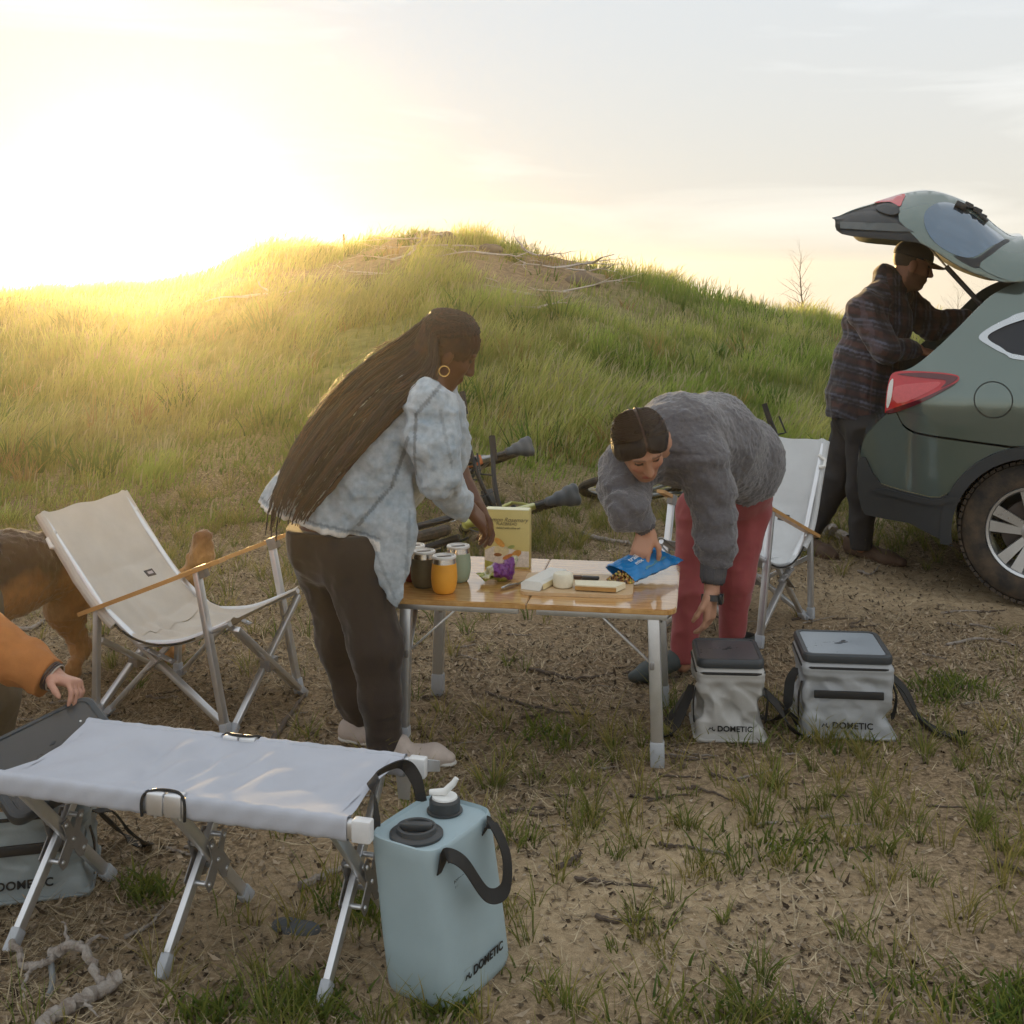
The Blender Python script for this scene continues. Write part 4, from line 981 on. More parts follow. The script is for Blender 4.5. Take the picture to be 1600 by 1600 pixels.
roof = smooth2([rear_edge[-1], (.25, 1.615), (.8, 1.64), (1.35, 1.61), (1.75, 1.53), (2.10, 1.36), (2.55, 1.09)], 5)[1:]
nose = smooth2([(2.55, 1.09), (2.9, 1.03), (3.35, .96), (3.62, .86), (3.72, .70), (3.72, .52), (3.66, .32)], 4)[1:]
lamp = smooth2([c_(1388, 599), c_(1399, 581), c_(1442, 580), c_(1488, 584), c_(1499, 591), c_(1487, 602), c_(1442, 627), c_(1402, 642), c_(1385, 645), c_(1383, 638)], 4, True)
seam = smooth2([c_(1402, 645), c_(1411, 662), c_(1427, 673), c_(1452, 679), c_(1500, 686), c_(1580, 697)], 4)
AR = .435; ac = .335
# painted flank: rear edge, roof rail, nose, sill, arches, seam above the bumper
side = [lamp[int(len(lamp)*.2)]] if False else []
side = rear_edge+roof+nose+[(3.20, .30)]+arc(WB, ac, AR, 0, 180)+[(WB-AR-.02, .28), (AR+.02, .28)]+arc(0, ac, AR, 0, 90, 14)+[(q[0], q[1]) for q in seam[::-1]]
win_out = smooth2([c_(1529, 527), c_(1547, 511), c_(1575, 497), c_(1600, 487), (.30, 1.50), (.9, 1.535), (1.45, 1.50), (1.9, 1.34), (2.18, 1.16), (2.0, 1.09), (1.2, 1.11), (.4, 1.155), c_(1600, 563), c_(1570, 553), c_(1547, 541)], 4, True)
win_in = smooth2([c_(1543, 527), c_(1560, 514), c_(1600, 499), (.30, 1.475), (.9, 1.508), (1.44, 1.475), (1.86, 1.33), (2.10, 1.17), (1.95, 1.115), (1.2, 1.135), (.4, 1.18), c_(1600, 556), c_(1562, 541)], 4, True)
fuelc = c_(1552, 625); FU = arc(*fuelc, .089, 0, 345, 24); FUi = arc(*fuelc, .0835, 0, 345, 24)
panel('side_panel', side, PAINT, car, holes=[win_out, FU], mirror=True)
panel('fuel_door', FUi, PAINT, car, out=-.001)
panel('seam_backing', arc(*fuelc, .10, 0, 345, 24), DARKP, car, out=-.012)
panel('window_trim', win_out, CHROME, car, holes=[win_in], out=.006, mirror=True)
panel('side_window', [(x, z) for x, z in win_in], GLASS, car, out=-.006, mirror=True)
for x0, x1 in ((.04, .16), (1.02, 1.13)):
    panel('pillar', [(x0, 1.14), (x1, 1.13), (x1-.02, 1.51), (x0+.05, 1.47)], CLAD, car, out=-.004, mirror=True)
# tail lamp: lens, dark upper strip, clear rear edge
panel('tail_lamp', lamp, RED, car, out=.012, th=.03, mirror=True)
panel('lamp_dark_strip', smooth2([c_(1402, 584), c_(1445, 582), c_(1487, 586), c_(1496, 592), c_(1470, 606), c_(1478, 594), c_(1445, 590)], 3, True), DRED, car, out=.016, th=.005, mirror=True)
panel('lamp_clear_lens', smooth2([c_(1389, 600), c_(1396, 592), c_(1393, 620), c_(1388, 636), c_(1385, 632)], 3, True), CLEAR, car, out=.016, th=.005, mirror=True)
panel('lamp_light_guide', smooth2([c_(1398, 604), c_(1450, 597), c_(1470, 598), c_(1448, 613), c_(1402, 630)], 3, True), mat('pink_lens', (.62, .07, .08), .15, 0, .1, 60, coat=.8), car, out=.0145, th=.004, mirror=True)
panel('lamp_lower_edge', smooth2([c_(1388, 640), c_(1440, 622), c_(1488, 600), c_(1486, 603), c_(1441, 628), c_(1402, 643), c_(1387, 645)], 3, True), DRED, car, out=.017, th=.005, mirror=True)
panel('lamp_housing', lamp, DARKP, car, out=-.024, th=.004, mirror=True)
# painted rear bumper and cladding
bump_top = [c_(1384, 648), c_(1400, 645)]+[(x, z-.011) for x, z in seam]
clad_top = [c_(1344, 714), c_(1353, 715), c_(1363, 738), c_(1377, 756), c_(1402, 764), c_(1455, 777), c_(1468, 777), c_(1478, 772), c_(1500, 774)]
bumper = bump_top+arc(0, ac, AR, 95, 132, 10)+[(x, z+.003) for x, z in clad_top[::-1]]+[c_(1346, 700), c_(1349, 690), c_(1356, 677), c_(1370, 662)]
panel('rear_bumper', bumper, PAINT, car, out=.004, mirror=True)
clad = clad_top+arc(0, ac, AR-.004, 146, 188, 12)+[c_(1490, 853), c_(1470, 842), c_(1420, 816), c_(1352, 803), c_(1347, 795), c_(1341, 770), c_(1340, 722)]
panel('bumper_cladding', clad, CLAD, car, out=.018, th=.02, mirror=True)
panel('cladding_ridge', [c_(1362, 765), c_(1385, 762), c_(1455, 780), c_(1470, 779), c_(1480, 775), c_(1500, 777), c_(1500, 782), c_(1482, 783), c_(1468, 788), c_(1452, 788), c_(1385, 772)], CLAD, car, out=.030, th=.014, mirror=True)
for cx in (0, WB):
    panel('arch_cladding', arc(cx, ac, AR+.0, -8, 188, 30)+arc(cx, ac, AR-.055, 188, -8, 30), CLAD, car, out=.024, th=.03, mirror=True)
panel('sill_cladding', [(AR-.02, .22), (WB-AR+.02, .22), (WB-AR+.02, .40), (AR-.02, .40)], CLAD, car, out=.02, th=.02, mirror=True)
# surfaces across the width
def across(name, prof, m, crown=.03, inset=None, ny=14, th=.004):
    def f(u, v):
        i = u*(len(prof)-1); k = min(int(i), len(prof)-2); a = i-k; d = prof[k][0]*(1-a)+prof[k+1][0]*a; z = prof[k][1]*(1-a)+prof[k+1][1]*a
        o = (inset(d, z) if inset else flank(d, z)); e = 4*v*(1-v)
        nx = prof[k+1][1]-prof[k][1]; nz = -(prof[k+1][0]-prof[k][0]); ln = math.hypot(nx, nz)+1e-9
        s = 1 if crown >= 0 else -1
        return (d-nx/ln*crown*e*-1 if False else d+(-nx/ln)*crown*e*-1*0+0, o+(CW-2*o)*v, z+crown*e*abs(nz)/ln) if abs(nz) > abs(nx)*.6 else (d+crown*e*(1 if d > 0 else -1), o+(CW-2*o)*v, z)
    return MB().grid(f, max(8, len(prof)), ny, th).build(name, m, car, angle=60)
across('roof', [rear_edge[-1]]+roof[:16], PAINT, .03)
across('windscreen', roof[15:], GLASS, .03)
across('bonnet', [roof[-1]]+nose[:10], PAINT, .04)
across('front_fascia', nose[9:], PAINT, .08)
rb_ = lambda d, z: flank(d, z)+.0
rear_prof = smooth2([c_(1386, 648), c_(1370, 662), c_(1356, 677), c_(1349, 692), c_(1346, 712)], 4)
across('rear_bumper_face', rear_prof, PAINT, .02, rb_)
across('rear_cladding_face', smooth2([c_(1344, 714), c_(1341, 740), c_(1341, 770), c_(1348, 798)], 4), CLAD, .025, rb_)
across('load_sill', [(-.68, .90), (-.62, .915), (-.50, .90)], CLAD, .01)
MB().box((.55, CW/2, .62), (1.12, .66, .03)).box((1.55, CW/2, .36), (1.9, .74, .05)).build('cabin_floor', DARKP, car)
for y in (.19, CW-.19): MB().box((.36, y, .86), (.80, .02, .28)).build('trim_wall', DARKP, car)
MB().box((1.15, CW/2, .95), (.10, .62, .35), eul(0, .2, 0), .05).build('rear_seat', mat('dark_seat', (.03, .03, .03), .8), car)
for cx in (0, WB):
    for y in (.02, CW-.40):
        w = MB().grid(lambda u_, v_, cx=cx, y=y: (cx+(AR-.02)*math.cos(math.pi*(1.04-1.08*u_)), y+.36*v_, ac+(AR-.02)*math.sin(math.pi*(1.04-1.08*u_))), 24, 2, .004); w.build('wheel_well', DARKP, car)
# wheels
def wheel(cx, y, sg):
    TY = mat('muddy_tyre', (.030, .028, .027), .85, 0, .3, 9, .4, 120, col2=(.085, .062, .042))
    r0, wd = .347, .115
    b = MB().lathe([(.225, .02), (.228, .004), (.262, -.006), (.300, -.004), (.330, .012), (r0-.006, .034), (r0-.006, wd*2-.034), (.330, wd*2-.012), (.29, wd*2), (.225, wd*2-.02)], 72, (0, 0, 0), 'y')
    t = b.build('wheel', TY, car, (cx, y, .345), (0, 0, 0 if sg > 0 else math.pi))
    tr = MB()
    for i in range(64):
        a = 2*math.pi*i/64
        for k, (o, h, l) in enumerate(((.030, .020, .013), (.085, .018, .011), (.145, .018, .011), (.200, .020, .013))):
            aa = a+(.05 if k % 2 else 0); M = Matrix.Rotation(-aa, 3, 'Y') @ eul(0, 0, .35 if k in (1, 2) else .15)
            tr.box((math.sin(aa+math.pi/2)*(r0-.004), o, math.cos(aa+math.pi/2)*(r0-.004)), (.007, h, l), Matrix.Rotation(aa, 3, 'Y') @ Matrix.Rotation(0, 3, 'X'))
    tag(tr.build('tread_blocks', TY, t, smooth=False), kind='stuff')
    AL = mat('silver_alloy', (.62, .64, .66), .3, .8, .06, 10)
    rim = MB().lathe([(.226, .012), (.222, .006), (.210, .010), (.200, .035), (.196, .12), (.190, .20)], 60, (0, 0, 0), 'y').build('rim', AL, t)
    for i in range(5):
        for s in (-1, 1):
            a = 2*math.pi*i/5+.31+s*.20; a2 = 2*math.pi*i/5+.31+s*.30
            p0 = Vector((math.cos(a2)*.040, .030, math.sin(a2)*.040)); p1 = Vector((math.cos(a)*.205, .016, math.sin(a)*.205)); tn_ = Vector((-math.sin(a), 0, math.cos(a)))
            m_ = MB(); w0, w1 = .016, .027
            m_.v = [p0-tn_*w0, p0+tn_*w0, p1+tn_*w1, p1-tn_*w1]; m_.v += [v+Vector((0, .022, 0)) for v in m_.v]
            m_.f = [(0, 1, 2, 3), (7, 6, 5, 4), (0, 4, 5, 1), (1, 5, 6, 2), (2, 6, 7, 3), (3, 7, 4, 0)]
            m_.build('spoke', AL, rim)
    MB().lathe([(0, .012), (.030, .013), (.034, .018), (.060, .026), (.062, .06), (0, .06)], 30, (0, 0, 0), 'y').build('hub_cap', AL, rim)
    MB().lathe([(0, .09), (.15, .09), (.152, .10), (.152, .115), (0, .115)], 40, (0, 0, 0), 'y').build('brake_disc', mat('brake_steel', (.12, .10, .09), .5, .7), rim)
for cx in (0, WB): wheel(cx, .035, 1); wheel(cx, CW-.035, -1)
# tailgate
GO = .14
g = lambda px, py: cs(px, py, GO)
gt = smooth2([g(1300, 340), g(1330, 325), g(1362, 314), g(1410, 298), g(1460, 294), g(1520, 316), g(1560, 350), g(1585, 366), g(1604, 367)], 4)
gb = smooth2([g(1306, 343), g(1316, 366), g(1395, 375), g(1440, 381), g(1500, 418), g(1560, 440), g(1590, 441), g(1604, 437)], 4)
_tx = sorted(gt); _bx = sorted(gb)
def goff(d, z):
    zt = np.interp(d, [p[0] for p in _tx], [p[1] for p in _tx]); zb_ = np.interp(d, [p[0] for p in _bx], [p[1] for p in _bx])
    f = min(1, max(0, (z-zb_)/max(.02, zt-zb_))); tipf = min(1, max(0, (d+1.02)/.25))
    return GO-.03+(.27*f**1.8-.015*math.sin(math.pi*f))*(.25+.75*tipf)
gate_paint = gt[12:]+[(x, z) for x, z in gb[::-1]][:int(len(gb)*.62)]+[g(1405, 345), g(1403, 330)]
panel('gate_backing', gt+gb[::-1], CLAD, car, goff, -.016, mirror=True, step=.04)
panel('gate_side', gate_paint, PAINT, car, goff, .0, mirror=True, step=.03)
gate_dark = [g(1300, 341), g(1330, 330), g(1362, 327), g(1400, 342), g(1445, 368), g(1446, 381), g(1395, 375), g(1316, 366), g(1311, 347)]
panel('gate_lower_trim', gate_dark, CLAD, car, goff, -.004, mirror=True, step=.03)
panel('gate_trim_step', [g(1312, 346), g(1402, 349), g(1428, 362), g(1400, 362), g(1313, 357)], mat('grey_trim', (.09, .10, .10), .6), car, goff, .003, mirror=True, step=.03)
panel('gate_lamp', smooth2([g(1362, 313), g(1385, 305), g(1412, 298), g(1409, 312), g(1404, 321), g(1388, 312)], 3, True), RED, car, goff, .006, mirror=True, step=.02)
panel('gate_lamp_surround', smooth2([g(1366, 319), g(1382, 314), g(1400, 318), g(1405, 330), g(1392, 335), g(1372, 328)], 3, True), CLAD, car, goff, .008, mirror=True, step=.02)
gglass = smooth2([g(1445, 352), g(1446, 330), g(1462, 316), g(1482, 313), g(1505, 322), g(1545, 350), g(1572, 372), g(1550, 384), g(1520, 402), g(1490, 397), g(1460, 378)], 4, True)
panel('rear_window', gglass, mat('sky_glass', (.13, .18, .235), .08, .85, .02, coat=.8), car, goff, .004, mirror=True, step=.03)
panel('window_seal', smooth2([g(1490, 399), g(1522, 404), g(1552, 385), g(1574, 372), g(1580, 378), g(1556, 396), g(1530, 418), g(1512, 414)], 3, True), CLAD, car, goff, .006, mirror=True, step=.03)
panel('spoiler_side', smooth2([g(1530, 417), g(1552, 396), g(1578, 378), g(1604, 372), g(1604, 434), g(1575, 438)], 3, True), PAINT, car, goff, .012, mirror=True, step=.03)
def gshell(name, prof, m, off, crown):
    def f(u, v):
        i = u*(len(prof)-1); k = min(int(i), len(prof)-2); a = i-k; d = prof[k][0]*(1-a)+prof[k+1][0]*a; z = prof[k][1]*(1-a)+prof[k+1][1]*a; o = off(d, z)
        return (d, o+(CW-2*o)*v, z+crown*4*v*(1-v))
    MB().grid(f, len(prof), 12, .004).build(name, m, car, angle=60)
gshell('gate_skin', gt, PAINT, goff, .03)
gshell('gate_lining', [(x, z+.004) for x, z in gb[:-4]], mat('lining', (.05, .05, .048), .7), goff, .02)
for y in (.30, CW-.30):   # gas struts
    a = cs(1478, 416, y); b = cs(1536, 479, y); c0 = cs(1440, 372, y)
    s = MB().tube([(a[0], y, a[1]), (b[0], y, b[1])], .0135, 12).build('strut_cylinder', DARKP, car)
    MB().tube([(c0[0], y, c0[1]), (a[0], y, a[1])], .005, 8).build('strut_rod', STEEL, s)
wp = [g(1498, 318), g(1512, 312), g(1530, 320), g(1545, 342)]
b = MB(); 
for (px, py, w, h) in ((1503, 318, .028, .016), (1516, 317, .022, .012), (1530, 326, .022, .014), (1540, 336, .014, .012)):
    d, z = g(px, py); b.box((d, goff(d, z)-.008, z), (w, .03, h), eul(0, rad(28), 0), .005)
b.tube([(d, goff(d, z)-.02, z) for d, z in (g(1500, 318), g(1524, 322), g(1545, 344))], .010, 10)
tag(b.build('wiper_assembly', DARKP, car), kind='stuff')
MB().box((-.64, CW/2, .78), (.02, .26, .07)).build('number_plate_recess', DARKP, car)
# ---------------------------------------------------------------- people and dog
NP = lambda v: np.array(v, float)
def unit(v): v = NP(v); return v/np.linalg.norm(v)
def basis(f, u):
    f = unit(f); u = NP(u); u = unit(u-f*(u@f)); return f, u, np.cross(f, u)      # forward, up, right
def head_sdf(sd_, c, f, u, s=1.0):
    f, u, r = basis(f, u); c = NP(c); P = lambda a, b, d: c+(f*a+u*b+r*d)*s; M = np.stack([r, f, u], 1)
    sd_.ell(P(-.012, .030, 0), (.074*s, .094*s, .088*s), M, .02)
    sd_.ell(P(.022, -.040, 0), (.060*s, .066*s, .084*s), M, .03)
    sd_.ell(P(.058, -.098, 0), (.026*s, .022*s, .020*s), M, .03)
    sd_.cone(P(-.01, -.06, .045), P(.055, -.10, .012), .022*s, .016*s, .02).cone(P(-.01, -.06, -.045), P(.055, -.10, -.012), .022*s, .016*s, .02)
    for d in (-1, 1):
        sd_.ell(P(.088, .012, d*.031), (.017*s, .014*s, .012*s), M, .012, 'sub'); sd_.ell(P(.070, .012, d*.031), (.0125*s,)*3, M, .004)
        sd_.cone(P(.082, .034, d*.012), P(.074, .034, d*.048), .009*s, .007*s, .012)
        sd_.ell(P(.060, -.020, d*.036), (.022*s, .020*s, .018*s), M, .02)
        sd_.ell(P(-.008, -.010, d*.076), (.009*s, .020*s, .031*s), M, .006)
    sd_.cone(P(.086, .016, 0), P(.106, -.026, 0), .0085*s, .012*s, .012); sd_.ell(P(.096, -.030, 0), (.019*s, .012*s, .010*s), M, .008)
    sd_.cone(P(.084, -.059, -.016), P(.084, -.059, .016), .0085*s, .0085*s, .008); sd_.cone(P(.080, -.071, -.013), P(.080, -.071, .013), .009*s, .009*s, .008)
def face_col(v, col, c, f, u, skin, hair, lip, s=1.0, beard=None):
    f, u, r = basis(f, u); q = (v-NP(c))/s; a, b, d = q @ f, q @ u, q @ r
    near = (np.abs(q).max(1) < .16)
    col[near & (a > .055) & (np.abs(np.abs(d)-.031) < .020) & (np.abs(b-.037-.06*(.031-np.abs(d))) < .0038)] = hair*.6+skin*.4
    col[near & (a > .068) & (np.abs(d) < .024) & (np.abs(b+.065) < .011)] = lip
    e = near & (a > .05) & (np.abs(np.abs(d)-.031) < .014) & (np.abs(b-.010) < .0055); col[e] = [.02, .015, .012]
    if beard is not None:
        m_ = near & (b < -.045) & (a > -.02) & ~((np.abs(d) < .022) & (np.abs(b+.065) < .008)); col[m_] = col[m_]*.45+NP(beard)*.55
    return col
def hand_sdf(sd_, w, d, n, t, curl=(.25, .35, .3), s=1.0, spread=.10, thumb=.6, k=.004):
    "w wrist, d finger direction, n palm-facing direction, t towards the thumb"
    w = NP(w); d = unit(d); n = NP(n); n = unit(n-d*(n@d)); t_ = np.cross(d, n); t_ = t_ if t_ @ NP(t) > 0 else -t_; t = t_
    M = np.stack([t, d, n], 1)
    sd_.box(w+d*.050*s, (.038*s, .050*s, .014*s), M, .013*s, .014); sd_.ell(w+d*.03*s+t*.026*s+n*.006*s, (.018*s, .032*s, .016*s), M, .012)
    for i, (o, L_) in enumerate(((.030, .070), (.0102, .078), (-.0098, .073), (-.029, .057))):
        p = w+d*.092*s+t*o*s; ang = 0; dirv = unit(d+t*(o*spread/.03)); rr = (.0090, .0084, .0078, .0068) if i < 3 else (.0078, .0072, .0066, .006)
        sd_.cone(p-d*.03*s, p, rr[0]*s, rr[0]*s, .008)
        for j, fr in enumerate((.46, .30, .24)):
            ang += curl[j]*(1+.06*i); v = dirv*math.cos(ang)+n*math.sin(ang); q = p+v*L_*fr*s; sd_.cone(p, q, rr[j]*s, rr[j+1]*s, k); p = q
    p0 = w+d*.022*s+t*.030*s+n*.004*s; v1 = unit(d*.75+t*thumb+n*.25); p1 = p0+v1*.042*s; v2 = unit(d*.9+t*thumb*.35+n*.45); p2 = p1+v2*.030*s; v3 = unit(d+n*.6); p3 = p2+v3*.024*s
    sd_.chain([p0, p1, p2, p3], [.0135*s, .0108*s, .0098*s, .0078*s], .006)
def part(name, sd_, m, parent, col=None, smooth=0, root=None):
    me = sd_.mesh(name, smooth); v = sd_.v.copy(); loc = NP((root or parent).location)
    me.vertices.foreach_set('co', (v-loc).astype(np.float32).ravel()); me.update()
    if col is not None: setcol(me, col(v) if callable(col) else col)
    return link(name, me, m, parent)
def bounds(*P, m=.2):
    A = np.array([list(p) for p in P]); return A.min(0)-m, A.max(0)+m
def folds(amp, sc, off, stretch=(1, 1, 1)):
    st = NP(stretch)
    return lambda p: amp*(np.abs(vnoise(p*st, sc, off))*1.6-.55+.5*np.abs(vnoise(p*st, sc*2.3, off+7.)))
def local_tube(o_loc, pts): return [Vector(p)-Vector(o_loc) for p in pts]
def shoe(sd_, heel, toe, w=.042, h=.075, hz=0):
    heel, toe = NP(heel), NP(toe); d = unit(toe-heel); z = NP((0, 0, 1))
    sd_.chain([heel+z*(h*.55), heel+(toe-heel)*.4+z*h*.5, heel+(toe-heel)*.75+z*.032, toe+z*.026], [w*.85, w*.95, w*1.02, w*.62], .025, sq=((0, 0, 1), .82))
    sd_.cone(heel+z*h*.9, heel+d*.03+z*h*1.15, w*.85, w*.8, .02)
    sd_.plane((0, 0, -1), -hz)

# ===== woman in denim, left of the table
def woman_denim():
    A = at
    anR, knR, hpR = A(600, 1165, 3.97), A(588, 1010, 3.96), A(552, 862, 3.98)
    anL, knL, hpL = A(562, 1140, 4.15), A(533, 1000, 4.17), A(508, 862, 4.17)
    pel, mid, chest, neck, hd = A(528, 832, 4.075), A(578, 735, 4.07), A(628, 652, 4.06), A(664, 592, 4.05), A(700, 549, 4.05)
    shR, shL = A(672, 634, 3.905), A(676, 615, 4.21)
    elR, wrR = A(686, 745, 3.875), A(729, 790, 3.99); elL, wrL = A(712, 735, 4.27), A(742, 785, 4.22)
    root = thing('person', 'woman in a pale denim shirt with long brown braids leaning over the table', 'person', (-.42, 4.05, 0))
    f, u = (.84, .22, -.50), (.38, -.05, .9)
    lo, hi = bounds(anR, anL, hd, wrR, wrL, pel, m=.17); lo[2] = -.005
    b = SDF(lo, hi, .0055); head_sdf(b, hd, f, u)
    b.chain([hd-Vector((.02, 0, .05)), neck], [.052, .055], .03).chain([neck, chest, mid, pel], [.07, .12, .105, .13], .05)
    b.chain([neck, shR, elR, wrR], [.055, .055, .042, .027], .02).chain([neck, shL, elL, wrL], [.055, .055, .042, .027], .02)
    b.chain([pel, hpR, knR, anR], [.11, .09, .058, .036], .03).chain([pel, hpL, knL, anL], [.11, .09, .058, .036], .03)
    b.chain([anR, A(612, 1187, 3.99)], [.034, .03], .02).chain([anL, A(566, 1160, 4.16)], [.034, .03], .02)
    hand_sdf(b, wrR, (.55, .45, -.70), (-.5, .3, -.6), (.2, .9, .1), (.3, .5, .4)); hand_sdf(b, wrL, (.35, .2, -.8), (-.3, -.3, -.5), (0, -1, 0), (.3, .5, .4))
    SK = NP((.125, .050, .024))
    def col(v):
        c = np.tile(SK, (len(v), 1)); return face_col(v, c, hd, f, u, SK, NP((.02, .012, .008)), NP((.16, .05, .04)))
    part('body', b, mat('deep_brown_skin', (0, 0, 0), .48, 0, .10, 20, .08, 260, attr='col', spec=.5), root, col)
    # trousers
    t = SDF(lo, hi, .008); t.chain([pel, hpR, knR, A(596, 1090, 3.965), A(602, 1168, 3.975)], [.146, .110, .081, .066, .054], .04).chain([pel, hpL, knL, A(556, 1085, 4.16), A(566, 1138, 4.155)], [.146, .106, .080, .062, .050], .04)
    t.ell(A(520, 838, 4.075), (.160, .165, .15), None, .05)
    t.noise(folds(.011, 9, 2., (1, 1, .45)), .05).noise(folds(.004, 26, 5.), .04); t.plane((0, 0, 1), A(0, 835, 4.07).z+.03)
    part('trousers', t, mat('charcoal_brown_trousers', (.030, .022, .019), .9, 0, .18, 30, .3, 300, sheen=.3), root)
    # shirt
    sh = SDF(*bounds(A(385, 840, 4.0), A(385, 600, 4.25), A(650, 960, 3.8), A(760, 560, 4.4), m=.07), .0065)
    sh.chain([A(652, 602, 4.055), A(634, 645, 4.06), A(590, 715, 4.065), A(535, 775, 4.07), A(487, 828, 4.075)], [.085, .150, .185, .195, .205], .07)
    sh.chain([shL, elL, A(735, 775, 4.24)], [.092, .078, .056], .03)
    hemn = unit((-.26, -.02, -.97)); hemp = NP(A(500, 828, 3.9)); hemd = float(hemn @ hemp)
    sh.plane(hemn, hemd)
    sh.chain([A(596, 760, 3.93), A(606, 830, 3.905), A(612, 890, 3.90), A(618, 946, 3.90)], [.115, .098, .066, .014], .03, sq=((.25, 1, .1), .34))
    sh.chain([shR, A(676, 690, 3.875), elR], [.086, .082, .072], .03).chain([elR, A(706, 772, 3.93), A(727, 789, 3.985)], [.070, .056, .050], .02)
    sh.cone(A(650, 600, 4.06), A(668, 594, 4.05), .075, .068, .02); sh.cone(hd-Vector((.02, 0, .05)), neck+Vector((.07, 0, .06)), .058, .062, .01, 'sub')
    sh.plane((.80, .30, -.52), float(unit((.80, .30, -.52)) @ NP(A(733, 793, 4.0))))
    sh.noise(folds(.013, 9, 1., (1, 1, .9)), .06).noise(folds(.008, 21, 9.), .05).noise(folds(.003, 48, 4.), .04)
    ax = unit(NP(mid)-NP(chest))
    def scol(v):
        n1 = .5*vnoise(v, 8, 3.)+.7*vnoise(v, 38, 8.)+.5*vnoise(v, 90, 2.); base = lerp3((.30, .37, .43), (.52, .56, .585), np.clip(.5+.5*n1, 0, 1))
        dh = hemd-v @ hemn; body = (v[:, 2] > .60) & (np.abs(dh) < .016) & (v[:, 0] < A(600, 0, 4.0).x); base[body] = [.80, .77, .72]
        dk = (v[:, 2] > .55) & (np.abs(dh-.026) < .004) & (v[:, 0] < A(600, 0, 4.0).x); base[dk] *= .55
        # seams: yoke/shoulder, side seam, sleeve placket
        def seam(p, q, w=.006, k=.5, ymax=4.06):
            p, q = NP(p), NP(q); tt = np.clip(((v-p) @ (q-p))/((q-p) @ (q-p)), 0, 1); e = v-(p+tt[:, None]*(q-p)); e[:, 1] = 0
            base[(np.linalg.norm(e, axis=1) < w) & (v[:, 1] < ymax)] *= k
        seam(A(690, 600, 3.88), A(652, 645, 3.88), .006); seam(A(652, 645, 3.88), A(650, 740, 3.88), .005); seam(A(640, 680, 3.88), A(612, 760, 3.88)); seam(A(612, 760, 3.88), A(560, 820, 3.88)); seam(A(688, 640, 3.84), A(706, 720, 3.84), .005, .75); seam(A(706, 720, 3.84), A(712, 775, 3.86), .005, .75); seam(A(640, 800, 3.86), A(632, 930, 3.86), .005, .7); seam(A(580, 850, 3.86), A(616, 940, 3.86), .005, .75)
        return base
    o = part('denim_shirt', sh, mat('washed_denim', (0, 0, 0), .88, 0, .20, 55, .45, 420, attr='col', sheen=.15), root, scol)
    # shoes
    for h_, t_ in ((gp(612, 1190), gp(700, 1197)), (gp(545, 1158), gp(612, 1166))):
        s_ = SDF(*bounds(h_, t_, m=.09), .005); shoe(s_, (h_.x, h_.y, 0), (t_.x, t_.y, 0), .040, .052)
        sho = part('shoe', s_, mat('pale_suede', (.50, .42, .37), .9, 0, .1, 40, .3, 300), root)
        so = SDF(*bounds(h_, t_, m=.09), .005); d_ = unit(NP((t_.x-h_.x, t_.y-h_.y, 0))); so.chain([NP((h_.x, h_.y, .012)), NP((h_.x, h_.y, .012))+d_*.10, NP((t_.x, t_.y, .012))], [.038, .044, .030], .02, sq=((0, 0, 1), .32)); so.plane((0, 0, -1), 0); part('sole', so, mat('white_sole', (.62, .60, .56), .7), sho, root=root)
    # hair: scalp cap and braids
    F3, U3, R3 = basis(f, u); H0 = NP(hd)
    hc = SDF(*bounds(hd, m=.15), .005); M = np.stack([R3, F3, U3], 1)
    hc.ell(H0-F3*.016+U3*.036, (.084, .104, .096), M, .01).ell(H0-F3*.05-U3*.02, (.074, .062, .075), M, .02); hc.plane(F3*.86-U3*.52, float(unit(F3*.86-U3*.52) @ (H0+F3*.052)))
    hc.noise(lambda p: .004*np.sin(((p-H0) @ R3)*520)+.003*vnoise(p, 70), .03)
    HR = mat('dark_brown_braids', (.030, .014, .008), .55, 0, .35, 14, .5, 500, spec=.5, col2=(.075, .034, .016))
    part('hair', hc, HR, root)
    hair = MB(); loc = root.location
    E = [((640, 522, 4.07), (680, 590, 3.93)), ((562, 580, 4.06), (628, 642, 3.875)), ((502, 655, 4.05), (572, 704, 3.85)), ((462, 735, 3.97), (526, 764, 3.83)), ((440, 800, 3.89), (488, 812, 3.82)), ((430, 858, 3.865), (474, 850, 3.815))]
    HC = []; nbr = 150
    for i in range(nbr):
        w = (i+R.random())/nbr; w2 = min(1, max(0, w+R.gauss(0, .05))); lay = R.uniform(-.012, .022)
        ls = [A(*[a+(b_-a)*(w if k < 2 else w2) for a, b_ in zip(p, q)]) for k, (p, q) in enumerate(E)]
        bulge = [0, .2, .6, 1, 1, .8]
        st = unit(F3*(.75-.5*R.random())+U3*.8+R3*(-.55+1.35*w)); en = unit(-F3*(.95-.55*w)+U3*(.45-.55*w)+R3*(-.30+1.05*w)); C0 = H0-F3*.016+U3*.036; pts = []
        for a_ in (0, .33, .66, 1):
            dd = unit(st*(1-a_)+en*a_); pts.append(Vector(C0+(F3*(dd @ F3)*.104+U3*(dd @ U3)*.096+R3*(dd @ R3)*.084)*1.035))
        L_ = R.uniform(.70, .95) if w > .2 else R.uniform(.82, 1.0)
        nd = Vector((-.5, -.75, .42)).normalized()
        body = [p+nd*(lay+(.022+.035*math.sin(math.pi*min(1, w+.15)))*bulge[k]) for k, p in enumerate(ls)]
        path = bez(pts+body, 8); path = path[:max(12, int(len(path)*L_))]
        ph = R.random()*6; r0 = R.uniform(.0040, .0060); kc = R.random()
        rr = [r0*(1+.26*math.sin(k*2.3+ph))*(1-.7*(k/len(path))**5) for k in range(len(path))]
        jit = [Vector((R.gauss(0, .0012), R.gauss(0, .0012), R.gauss(0, .0012))) for _ in path]
